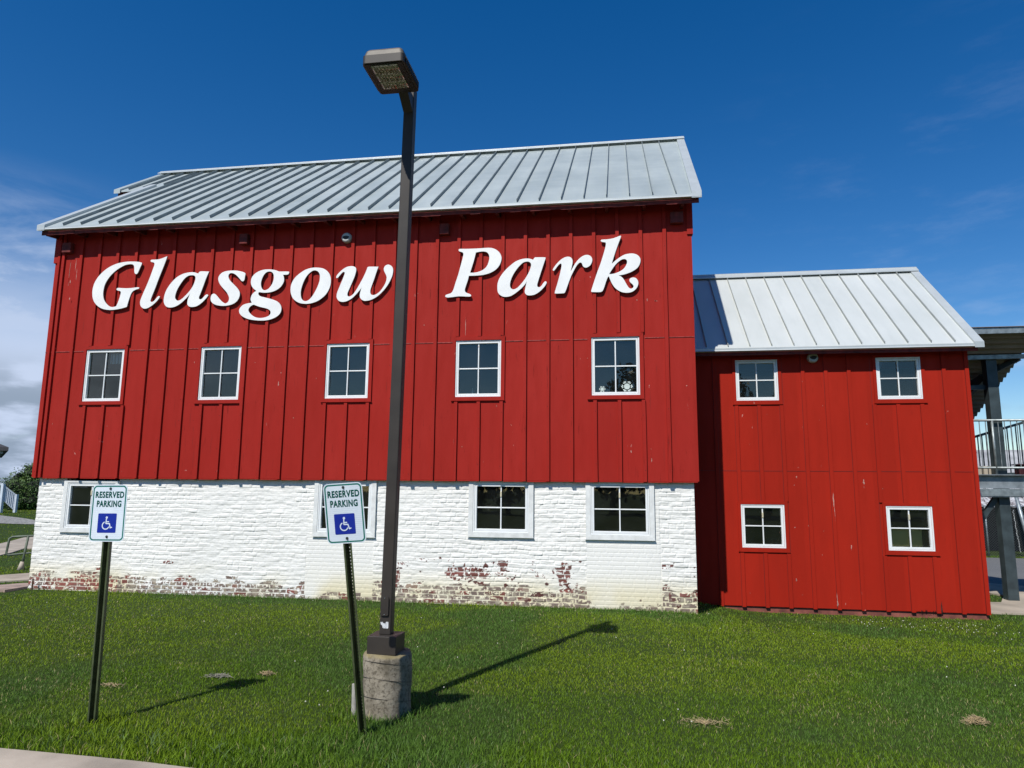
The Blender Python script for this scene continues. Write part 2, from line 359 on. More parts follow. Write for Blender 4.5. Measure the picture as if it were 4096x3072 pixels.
# ================================================================ BARN
BX0, BX1 = -10.7846, 1.221; ZS = 2.0176
FE = -.33                                         # eave line, y
EAVE = ((-10.938, 6.735), (1.365, 6.693)); RIDGE_Y = 3.95
barn = empty('barn', (-4.8, .1, 0), 'big red board and batten barn on a whitewashed brick base with a pale metal roof', 'barn')
WUP = [(x, x+.7891, 3.4144, 4.3936) for x in (-9.89, -7.5454, -5.1242, -2.779, -.4628)]
BW = [(-10.129, -9.004, 1.028, 1.962), (-5.250, -4.133, 1.042, 2.003), (-2.521, -1.4325, 1.086, 2.0155), (-.5795, .5175, 1.081, 2.0165)]
M_CHIP = simple('bare_primer_chip', (.50, .27, .22), .8, 0, .2, 40)
M_NAIL = simple('nail_rust', (.07, .014, .010), .8)
def siding():
    mb = MB()
    holes = [(a+.03, b-.03, c+.03, d-.03) for a, b, c, d in WUP]
    mb.wall(BX0, BX1, ZS, 6.89, holes, 0, .05)
    # gable ends and back
    rz = lambda y: 6.60 + (min(y, 7.9-y))*.755
    for x in (BX0, BX1-.04):
        mb.xprism([(.05, ZS), (7.9, ZS), (7.9, 6.88), (3.95, 9.80), (.05, 6.90)], x, x+.04)
    mb.box(BX0+.05, BX1-.05, 7.86, 7.9, ZS, 6.86)
    # battens
    bat = [(-10.665, .055), (-10.567, .06)] + [(-10.182+.3923*k, .062) for k in range(29)]
    r_ = random.Random(3)
    for (xr, w) in bat:
        x1 = xr; x0 = xr-w; segs = [(ZS-.012+r_.uniform(-.008, .004), 6.88)]
        for (a, b, c, d) in WUP:
            ca, cb, cc, cdd = a-.058, b+.066, c-.062, d+.068
            if x1 > ca+.005 and x0 < cb-.03:
                segs = [(segs[0][0], cc-.02), (cdd, 6.88)]
        t = .036 + r_.uniform(-.002, .003)
        for lo, hi in segs:
            n = max(2, int((hi-lo)/.5)); pz = [lo+(hi-lo)*i/n for i in range(n+1)]
            off = [r_.uniform(-.0025, .0025) for _ in pz]
            vs = []; fs = []
            for i, zz in enumerate(pz):
                o = off[i]; vs += [(x0+o, 0, zz), (x0+o+.002, -t, zz), (x1+o-.002, -t, zz), (x1+o, 0, zz)]
            for i in range(n):
                b = i*4; fs += [(b, b+1, b+5, b+4), (b+1, b+2, b+6, b+5), (b+2, b+3, b+7, b+6)]
            fs += [(0, 3, 2, 1), (n*4, n*4+1, n*4+2, n*4+3)]
            mb.add(vs, fs)
    for k in range(19):
        yy = .30+.3923*k
        if yy < 7.8: mb.box(BX1-.002, BX1+.024, yy, yy+.06, ZS-.01, 6.88+min(yy, 7.9-yy)*.72)
    # board ends hang a little unevenly below the wall
    xk = -10.567
    while xk < BX1-.05:
        w = min(.392, BX1-xk); mb.box(xk+.003, xk+w-.003, .002, .045, ZS-.014-r_.uniform(0, .012), ZS+.002); xk += .3923
    # corner boards
    mb.box(BX0-.022, BX0+.075, -.026, .10, 6.12, 6.85); mb.box(BX1-.075, BX1+.022, -.026, .10, 6.12, 6.85)
    # flashing seam between the two courses of boards
    ms = mb; mb.cur = 1; edges = sorted([b[0] for b in bat]); prev = BX0
    for xr in edges + [BX1+.06]:
        a, b = prev, xr-.062
        prev = xr
        cuts = [(a, b)]
        for (p, q, c, d) in WUP:
            nc = []
            for (u, v) in cuts:
                if v <= p-.06 or u >= q+.068: nc.append((u, v))
                else:
                    if u < p-.06: nc.append((u, p-.06))
                    if v > q+.068: nc.append((q+.068, v))
            cuts = nc
        for u, v in cuts:
            if v-u > .03: ms.box(u+.004, v-.004, -.009, -.0005, 4.362+r_.uniform(-.004, .002), 4.373)
    mb.cur = 2
    def chip(x, zt, zb, w, y):
        n_ = 5; P = [(x+r_.uniform(-.4, .4)*w+w*math.sin(3.14*k/n_)*.5, zt+(zb-zt)*k/n_) for k in range(n_+1)] + [(x-w*math.sin(3.14*k/n_)*.5+r_.uniform(-.4, .4)*w, zt+(zb-zt)*k/n_) for k in range(n_, -1, -1)]
        mb.add([(a, y, b) for a, b in P], [tuple(range(len(P)))])
    for a in ((.165, 2.52, 2.47, .012), (.488, 2.385, 2.32, .010), (.47, 5.035, 4.99, .018), (.605, 5.0, 4.985, .05), (-6.012, 3.74, 3.655, .014), (-2.62, 4.81, 4.48, .008), (-7.68, 4.13, 4.098, .012), (-10.61, 3.62, 3.49, .008),
              (-10.455, 6.21, 5.66, .010), (-10.36, 5.42, 5.36, .014), (-10.34, 6.2, 5.9, .008), (-10.30, 6.0, 5.75, .007), (-10.42, 5.78, 5.7, .012), (-.53, 4.05, 4.04, .03), (1.07, 3.565, 3.55, .014)): chip(*a, -.0012 if a[0] not in (-10.36,) else -.038)
    for k in range(14): chip(r_.uniform(-10.5, 1.1), (zz := r_.uniform(2.2, 6.1)), zz-r_.uniform(.008, .03), r_.uniform(.006, .016), -.0012)
    mb.cur = 3
    for xr, w_ in bat:                                                   # rusty nail heads down every batten
        zz = 2.1+r_.uniform(0, .2)
        while zz < 6.3:
            xx = xr-w_*.5+r_.uniform(-.015, .015)
            if not any(a-.06 < xx < b+.066 and c-.07 < zz < d+.07 for a, b, c, d in WUP):
                s_ = .0045; mb.add([(xx-s_, -.0395, zz-s_), (xx+s_, -.0395, zz-s_), (xx+s_, -.0395, zz+s_), (xx-s_, -.0395, zz+s_)], [(0, 1, 2, 3)])
            zz += r_.uniform(.35, .6)
    for k in range(60):                                                  # long drying cracks in the boards
        xx, zz = r_.uniform(-10.5, 1.1), r_.uniform(2.1, 5.6); ln = r_.uniform(.08, .5); w_ = .0016
        if any(a-.07 < xx < b+.07 and c-.6 < zz < d+.07 for a, b, c, d in WUP): continue
        mb.add([(xx, -.0012, zz), (xx+w_, -.0012, zz+ln*.4), (xx+.004, -.0012, zz+ln), (xx-w_, -.0012, zz+ln*.4)], [(0, 1, 2, 3)])
    mb.build('siding', [M_RED, simple('seam_paint', (.36, .06, .045), .5, 0, .35, 30), M_CHIP, M_NAIL], barn)
siding()
def window(parent, x0, x1, z0, z1, y, casing=None, cas_mat=None, fw_=.052, sill=True, name='window', locks=True, cm=(.058, .066, .062, .068), dep=.030):
    """white vinyl window with 2 x 2 panes; y is the wall face"""
    fr = MB(); yf = y-.012
    # outer frame (mitred look: two nested rings), open middle
    def ring(mb_, a, b, c, d, w, ya, yb):
        mb_.bbox(a, b, ya, yb, d-w, d, .003); mb_.bbox(a, b, ya, yb, c, c+w, .003)
        mb_.bbox(a, a+w, ya, yb, c+w, d-w, .003); mb_.bbox(b-w, b, ya, yb, c+w, d-w, .003)
    ring(fr, x0, x1, z0, z1, .022, yf, y+.06)
    ring(fr, x0+.025, x1-.025, z0+.025, z1-.025, fw_-.022, yf+.006, y+.06)
    o = fr.build(name, M_WHITE, parent)
    a, b, c, d = x0+.025+fw_-.022, x1-.025-fw_+.022, z0+.025+fw_-.022, z1-.025-fw_+.022
    mx, mz = (a+b)/2, (c+d)/2
    mu = MB(); mu.bbox(mx-.010, mx+.010, y+.010, y+.03, c-.002, d+.002, .003); mu.bbox(a-.002, mx-.010, y+.0115, y+.0285, mz-.010, mz+.010, .003); mu.bbox(mx+.010, b+.002, y+.0115, y+.0285, mz-.010, mz+.010, .003)
    mu.build('muntin', M_WHITE, o)
    g = MB(); g.quad((a-.004, y+.036, c-.004), (b+.004, y+.036, c-.004), (b+.004, y+.036, d+.004), (a-.004, y+.036, d+.004)); g.build('pane', M_GLASS, o, recalc=False)
    if casing:
        l_, r__, bt, tp = cm
        cs = MB(); X0, X1, Z0, Z1 = x0-l_, x1+r__, z0-bt, z1+tp; t = dep
        cs.prism([(X0, Z1), (X1, Z1), (x1+.002, z1+.001), (x0-.002, z1+.001)], y-t, y)
        cs.prism([(X0, Z1), (x0-.002, z1+.001), (x0-.002, z0-.001), (X0, Z0)], y-t+.0015, y)
        cs.prism([(X1, Z1), (X1, Z0), (x1+.002, z0-.001), (x1+.002, z1+.001)], y-t+.0015, y)
        cs.prism([(X0-.012, Z0-.004), (x0-.002, z0-.001), (x1+.002, z0-.001), (X1+.012, Z0-.004)], y-t-.003, y)
        cs.build('casing', cas_mat, o)
    if locks:
        lk = MB(); lk.bbox(mx-.013, mx+.013, y-.004, y+.012, d-.17, d-.08, .005); lk.build('latch', simple('ivory_latch', (.62, .56, .40), .5, 0, .05), o)
    return o
for i, (a, b, c, d) in enumerate(WUP): window(barn, a, b, c, d, 0, True, M_RED, locks=False)
# ---- brick base (one continuous painted relief)
BRY = .085
def brick_wall():
    x0, x1, z0, z1 = -10.6767, 1.1435, -.12, 2.03; st = .0105
    xs = np.arange(x0, x1+st, st); zs = np.arange(z0, z1+st*.8, st*.8); Xg, Zg = np.meshgrid(xs, zs)
    wob = (fbm(Xg*2.2, Zg*3, 5, 3)-.5)*.050; wob2 = (fbm(Xg*3, Zg*9, 9, 3)-.5)*.05
    patch = ((Xg > -5.36) & (Xg < -4.15) & (Zg < 1.06)) | ((Xg > -.57) & (Xg < .615) & (Zg < 1.07)) | ((Xg > .515) & (Xg < .60))
    def lay(ch, bl, zz, xx, seed, hdr):
        row = np.floor(zz/ch); fz = zz/ch-row
        header = ((row % 5) == 2) & hdr
        L = np.where(header, bl*.5, bl)
        jit = (vnoise(row*7.3+.5, row*0+.5, seed)-.5)*bl
        u = (xx + (row % 2)*L*.5 + jit)/L; c = np.floor(u); fx = u-c
        return row, c, fz, fx, L, ch
    # old irregular work / new regular patch work
    r1, c1, fz1, fx1, L1, ch1 = lay(.0740, .235, Zg+wob, Xg+wob2, 2, True)
    r2, c2, fz2, fx2, L2, ch2 = lay(.0677, .203, Zg, Xg, 4, True)
    r = np.where(patch, r2, r1); c = np.where(patch, c2+500, c1); fz = np.where(patch, fz2, fz1); fx = np.where(patch, fx2, fx1)
    L = np.where(patch, L2, L1); ch = np.where(patch, ch2, ch1)
    dz = np.minimum(fz, 1-fz)*ch; dx = np.minimum(fx, 1-fx)*L
    e = np.minimum(dz, dx*.8)
    id1 = vnoise(c*13.7+.5, r*7.9+.5, 31); id2 = vnoise(c*5.1+.5, r*3.3+.5, 77)
    prof = np.where(patch, smooth(e, .001, .008), smooth(e, .001, .012))
    rough_ = fbm(Xg*22, Zg*30, 12, 4)-.5; strata = fbm(Xg*4, Zg*45, 21, 4)-.5
    blk = smooth(fbm(Xg*1.7, Zg*2.4, 41, 3), .35, .6)
    stone = fbm(Xg*7, Zg*17, 300, 4)-.5; low_ = fbm(Xg*1.2, Zg*1.6, 310, 3)-.5
    h = np.where(patch, .0048*prof + .001*rough_, prof*(.0075+.009*(id1-.35))*(.35+.65*blk) + .004*strata + .016*stone*(.6+.4*id2) + .009*rough_*.6 + .02*low_)
    tilt = (fz-.5)*(id2-.5)*.014+(fx-.5)*(id1-.5)*.012; h = h + np.where(patch, 0, tilt*prof)
    strip = ((Xg > -5.36) & (Xg < -5.345)) | ((Xg > .60) & (Xg < .62)); h = h - .004*strip
    # paint loss near the ground
    low = 1-smooth(Zg, .02, .50)
    n_ = fbm(Xg*5, Zg*7, 55, 5); nb = fbm(Xg*1.1, Zg*1.5, 63, 3); nf = fbm(Xg*26, Zg*26, 71, 3)
    lossB = low*1.05 + (nb-.5)*.9 + (id1-.5)*.55 + (n_-.5)*.9
    pf = np.where(patch, .45, 0)
    band = smooth(fbm(Xg*.9, Zg*0, 66, 2), .3, .6); lost = (lossB - pf + .24*((Zg < .24+.10*band) & ~patch) > .66) & (prof > .5) & (Zg < .52) & (nf < .63)
    deep = (fbm(Xg*3.1, Zg*4, 88, 4) + (nf-.5)*.25 > .70) & (Zg < .72) & (Zg > .16) & (Xg > -4.1) & (~patch) & (prof > .35)
    deep2 = (np.hypot((Xg+2.55)/.36, (Zg-.50)/.13) + (nf-.5)*1.4 + (n_-.5)*1.2 < .82) | (np.hypot((Xg+.95)/.17, (Zg-.52)/.22) + (nf-.5)*1.4 + (n_-.5) < .72) | (np.hypot((Xg+3.75)/.10, (Zg-.42)/.2) + (nf-.5)*1.4 + (n_-.5) < .75) | (np.hypot((Xg+7.93)/.10, (Zg-.54)/.032) < 1)
    deep = (deep | (deep2 & (prof > .25))) & (nf < .66)
    corner = (Xg < -8.9) & (lossB > .60) & (Zg < .30) & (nf < .56) & (prof > .4)
    chip = (fbm(Xg*9, Zg*11, 101, 4) > .73) & (Zg < .75) & (Xg > -4) & ~patch
    white = np.stack([.80+0*Xg, .79+0*Xg, .75+0*Xg], -1)*(.94+.12*fbm(Xg*.8, Zg*1.4, 411, 4)[..., None])
    cream = smooth(.62-Zg, 0, .50)*smooth(nb, .28, .62)*.8
    cream = np.where(patch, cream*.8+.12*smooth(.9-Zg, 0, .8), cream)[..., None]
    col = white*(1-cream) + np.array([.70, .61, .36])*cream
    gr = np.stack([.145+.07*id2, .100+.05*id2, .078+.045*id2], -1); rd = np.stack([.135+.10*id1, .036+.018*id1, .024+.014*id1], -1)
    bcol = np.where(((id2 > .74) | ((Xg < -9) & (id2 > .5)))[..., None], rd, gr); bcol = bcol*(.75+.5*n_[..., None])
    eff = smooth(fbm(Xg*12, Zg*12, 140, 3), .5, .62)[..., None]*.55; bcol = bcol*(1-eff) + np.array([.42, .37, .27])*eff
    col = np.where(lost[..., None], bcol, col); col = np.where((deep | chip)[..., None], rd*np.where(chip[..., None], .5, .8), col)
    col = np.where(corner[..., None], rd*1.3*(.7+.6*n_[..., None]), col)
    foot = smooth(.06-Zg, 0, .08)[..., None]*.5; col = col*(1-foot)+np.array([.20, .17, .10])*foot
    h = h - .003*(lost | deep)
    Yg = BRY - h
    nxx, nzz = len(xs), len(zs)
    me = bpy.data.meshes.new('brick_base'); V = np.stack([Xg, Yg, Zg], -1).reshape(-1, 3).astype(np.float32)
    ii, jj = np.meshgrid(np.arange(nxx-1), np.arange(nzz-1)); cx = xs[ii]+st/2; cz = zs[jj]+st/2
    keep = np.ones(cx.shape, bool)
    for (a, b, c_, d) in BW: keep &= ~((cx > a+.02) & (cx < b-.02) & (cz > c_+.02) & (cz < d+.2))
    b0 = (jj*nxx+ii)[keep]; F = np.stack([b0, b0+1, b0+nxx+1, b0+nxx], -1).astype(np.int32)
    # box behind it
    ev = []; ef = []
    def q(a, b, c_, d): n0 = len(V)+len(ev); ev.extend([a, b, c_, d]); ef.append((n0, n0+1, n0+2, n0+3))
    yb = 7.8
    q((x0, BRY, z0), (x0, yb, z0), (x0, yb, z1), (x0, BRY, z1)); q((x1, BRY, z0), (x1, BRY, z1), (x1, yb, z1), (x1, yb, z0)); q((x0, yb, z0), (x1, yb, z0), (x1, yb, z1), (x0, yb, z1))
    for (a, b, c_, d) in BW:
        a += .02; b -= .02; c_ += .02
        q((a, BRY-.01, c_), (a, BRY+.25, c_), (a, BRY+.25, z1), (a, BRY-.01, z1)); q((b, BRY-.01, c_), (b, BRY-.01, z1), (b, BRY+.25, z1), (b, BRY+.25, c_)); q((a, BRY-.01, c_), (b, BRY-.01, c_), (b, BRY+.25, c_), (a, BRY+.25, c_))
    V = np.vstack([V, np.array(ev, np.float32)]); F = np.vstack([F, np.array(ef, np.int32)])
    me.vertices.add(len(V)); me.vertices.foreach_set('co', V.ravel())
    me.loops.add(F.size); me.loops.foreach_set('vertex_index', F.ravel())
    me.polygons.add(len(F)); me.polygons.foreach_set('loop_start', np.arange(0, F.size, 4, dtype=np.int32)); me.polygons.foreach_set('loop_total', np.full(len(F), 4, np.int32))
    sm = np.ones(len(F), bool); sm[-len(ef):] = False; me.polygons.foreach_set('use_smooth', sm)
    me.update(calc_edges=True)
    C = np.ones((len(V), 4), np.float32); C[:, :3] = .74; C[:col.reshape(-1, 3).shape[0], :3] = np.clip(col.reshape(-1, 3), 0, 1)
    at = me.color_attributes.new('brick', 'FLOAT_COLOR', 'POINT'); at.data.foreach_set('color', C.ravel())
    me.materials.append(M_BRICK); link('brick_base', me, barn)
brick_wall()
for (a, b, c, d) in BW:
    window(barn, a+.078, b-.078, c+.078, d-.042, BRY-.022, True, M_WTRIM, fw_=.056, cm=(.078, .078, .074, .038), dep=.022)
def inner():
    mb = MB(); mb.box(BX0+.3, BX1-.3, 5.5, 5.6, .0, 6.0); mb.box(BX0+.06, BX1-.06, .3, 5.5, 2.12, 2.2)
    mb.build('inner_wall', M_IN, barn)
inner()
# ---- roof
SL = .74
def ry(y, z0): return z0 + SL*(y-FE)
def roof():
    mb = MB(); (xl, zl), (xr, zr) = EAVE; k = .17                       # the right rake runs slightly out of square
    zrl, zrr = 9.86, 9.865; yr = RIDGE_Y
    t = .035
    def pt(x, y):                                                      # point on the front slope
        f = (y-FE)/(yr-FE); u = (x-xl)/(xr-xl)
        return zl*(1-u)*(1-f) + zr*u*(1-f) + f*(zrl*(1-u)+zrr*u)
    XR = lambda y: xr + k*(y-FE)/(yr-FE)
    def slope(x0, x1f, ya, yb, back=False):
        m = (lambda y: y) if not back else (lambda y: 2*yr-y)
        a = [(x0, m(ya), pt(x0, ya)), (x1f(ya), m(ya), pt(x1f(ya), ya)), (x1f(yb), m(yb), pt(x1f(yb), yb)), (x0, m(yb), pt(x0, yb))]
        mb.add(a+[(p[0], p[1], p[2]-t) for p in a], [(0,1,2,3), (7,6,5,4), (0,4,5,1), (1,5,6,2), (2,6,7,3), (3,7,4,0)])
    slope(xl, XR, FE, yr); slope(xl, XR, FE, yr, True)
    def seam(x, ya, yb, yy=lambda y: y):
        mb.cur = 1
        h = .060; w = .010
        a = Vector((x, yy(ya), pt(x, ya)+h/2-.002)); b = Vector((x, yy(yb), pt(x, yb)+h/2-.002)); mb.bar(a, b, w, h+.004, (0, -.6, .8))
    xs_ = [-10.56+.378*k_ for k_ in range(0)]
    # seams: eave x positions scaled to this eave line
    x = -10.425
    while x < 1.2:
        seam(x, FE+.02, yr-.03); seam(x, FE+.02, yr-.03, lambda y: 2*yr-y); x += .3795
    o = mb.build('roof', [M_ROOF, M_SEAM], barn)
    # flashings: rake caps, ridge cap, eave drip edge
    fl = MB()
    def cap(x0a, x0b, ya, yb, w0, w1, mir=False):
        h0 = .06; m = (lambda y: y) if not mir else (lambda y: 2*yr-y)
        A = [(x0a-w0, m(ya), pt(x0a, ya)+h0), (x0a+w1, m(ya), pt(x0a, ya)+h0), (x0b+w1, m(yb), pt(x0b, yb)+h0), (x0b-w0, m(yb), pt(x0b, yb)+h0)]
        B = [(p[0], p[1], p[2]-.115) for p in A]
        fl.add(A+B, [(0,1,2,3), (7,6,5,4), (0,4,5,1), (1,5,6,2), (2,6,7,3), (3,7,4,0)])
    cap(xr, XR(yr), FE-.03, yr, .16, .0); cap(xr, XR(yr), FE-.03, yr, .16, .0, True)
    cap(xl, xl, FE-.03, 2.62, .0, .16); cap(xl, xl, FE-.03, 2.62, 0, .16, True)
    XH = -11.70                                                          # hay hood: the peak of the roof runs out past the gable
    # ridge cap: two flanges and a lip
    for m in (1, -1):
        Y0 = yr; Yl = yr - m*.13
        za, zb = pt(XH, yr)+.10, pt(XR(yr), yr)+.10; fl.add([(XH, Y0, za), (XR(yr), Y0, zb), (XR(yr), Yl, zb-.13*SL), (XH, Yl, za-.13*SL), (XH, Yl, za-.13*SL-.018), (XR(yr), Yl, zb-.13*SL-.018)], [(0, 1, 2, 3), (3, 2, 5, 4)])
        fl.add([(XH, yr-m*.03, za-.01), (XR(yr), yr-m*.03, zb-.01), (XR(yr), yr-m*.03, zb-.15), (XH, yr-m*.03, za-.15)], [(0, 1, 2, 3)])
    fl.add([(xl, FE-.022, zl-.012), (xr, FE-.022, zr-.012), (xr, FE-.022, zr-.038), (xl, FE-.022, zl-.038), (xl, FE-.034, zl-.058), (xr, FE-.034, zr-.058), (xl, FE+.02, zl-.066), (xr, FE+.02, zr-.066)], [(0, 1, 2, 3), (3, 2, 5, 4), (4, 5, 7, 6)])
    fl.build('roof_flashing', M_TRIMM, barn, recalc=False)
    # hood
    hd = MB(); ye = 2.42
    for m in (1, -1):
        hd.cur = 0; f = (lambda y: y) if m > 0 else (lambda y: 2*yr-y)
        a = [(XH, f(ye), pt(XH, ye)-.001), (xl+.01, f(ye), pt(xl, ye)-.001), (xl+.01, f(yr), pt(xl, yr)-.001), (XH, f(yr), pt(XH, yr)-.001)]
        hd.add(a+[(p[0], p[1], p[2]-t) for p in a], [(0,1,2,3), (7,6,5,4), (0,4,5,1), (1,5,6,2), (2,6,7,3), (3,7,4,0)])
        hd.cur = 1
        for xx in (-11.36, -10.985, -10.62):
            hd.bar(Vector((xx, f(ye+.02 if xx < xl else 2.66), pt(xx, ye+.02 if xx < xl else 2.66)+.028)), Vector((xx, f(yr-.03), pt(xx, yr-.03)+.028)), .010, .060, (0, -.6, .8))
        hd.cur = 0; A = [(XH, f(ye-.03), pt(XH, ye-.03)+.045), (XH+.16, f(ye-.03), pt(XH, ye-.03)+.045), (XH+.16, f(yr), pt(XH, yr)+.045), (XH, f(yr), pt(XH, yr)+.045)]
        hd.add(A+[(p[0], p[1], p[2]-.10) for p in A], [(0,1,2,3), (7,6,5,4), (0,4,5,1), (1,5,6,2), (2,6,7,3), (3,7,4,0)])
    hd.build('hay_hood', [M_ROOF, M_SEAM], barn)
    hw = MB(); hw.box(XH+.05, xl+.2, ye+.05, ye+.09, 8.44, 8.735)
    hw.box(XH+.05, XH+.11, ye+.09, 2*yr-ye-.1, 8.46, 8.72); hw.build('hood_trim', M_DKRED, barn)
    # rough red fascia under the metal edge, soffit, rafter tails and the big beam ends
    fa = MB(); n = 70; r_ = random.Random(5)
    for i in range(n):
        a = xl+.06+(xr-xl-.1)*i/n; b = xl+.06+(xr-xl-.1)*(i+1)/n; zt = zl+(zr-zl)*(i/n)-.05
        fa.box(a, b, FE+.03+r_.uniform(0, .006), FE+.05, zt-.088-r_.uniform(0, .012), zt)
    fa.build('fascia', M_DKRED, barn)
    so = MB(); so.add([(xl+.06, FE+.05, zl-.065), (xr-.04, FE+.05, zr-.065), (xr-.04, .0, zr+.33*SL-.075), (xl+.06, .0, zl+.33*SL-.075)], [(0, 1, 2, 3)])
    so.build('soffit', M_DKRED, barn, recalc=False)
    S_ = 1024/2212
    for i in range(20):
        x = -10.78 + .6235*i
        if x > 1.2: break
        rf = MB(); zt = zl+(zr-zl)*((x-xl)/(xr-xl))
        rf.add([(x-.025, FE+.055, zt-.075), (x+.025, FE+.055, zt-.075), (x+.025, FE+.055, zt-.155), (x-.025, FE+.055, zt-.155), (x-.025, -.0, zt+.14), (x+.025, -.0, zt+.14), (x+.025, -.0, zt-.12), (x-.025, -.0, zt-.12)],
               [(0,1,2,3), (4,7,6,5), (0,4,5,1), (1,5,6,2), (2,6,7,3), (3,7,4,0)])
        rf.build('rafter_tail', M_DKRED, barn)
    for x, w in ((-10.50, .19), (-6.83, .16), (-3.02, .17), (.98, .21)):
        be = MB(); be.bbox(x-w/2, x+w/2, -.10, .0, 6.30, 6.50, .012); be.build('beam_end', M_DKRED, barn)
roof()

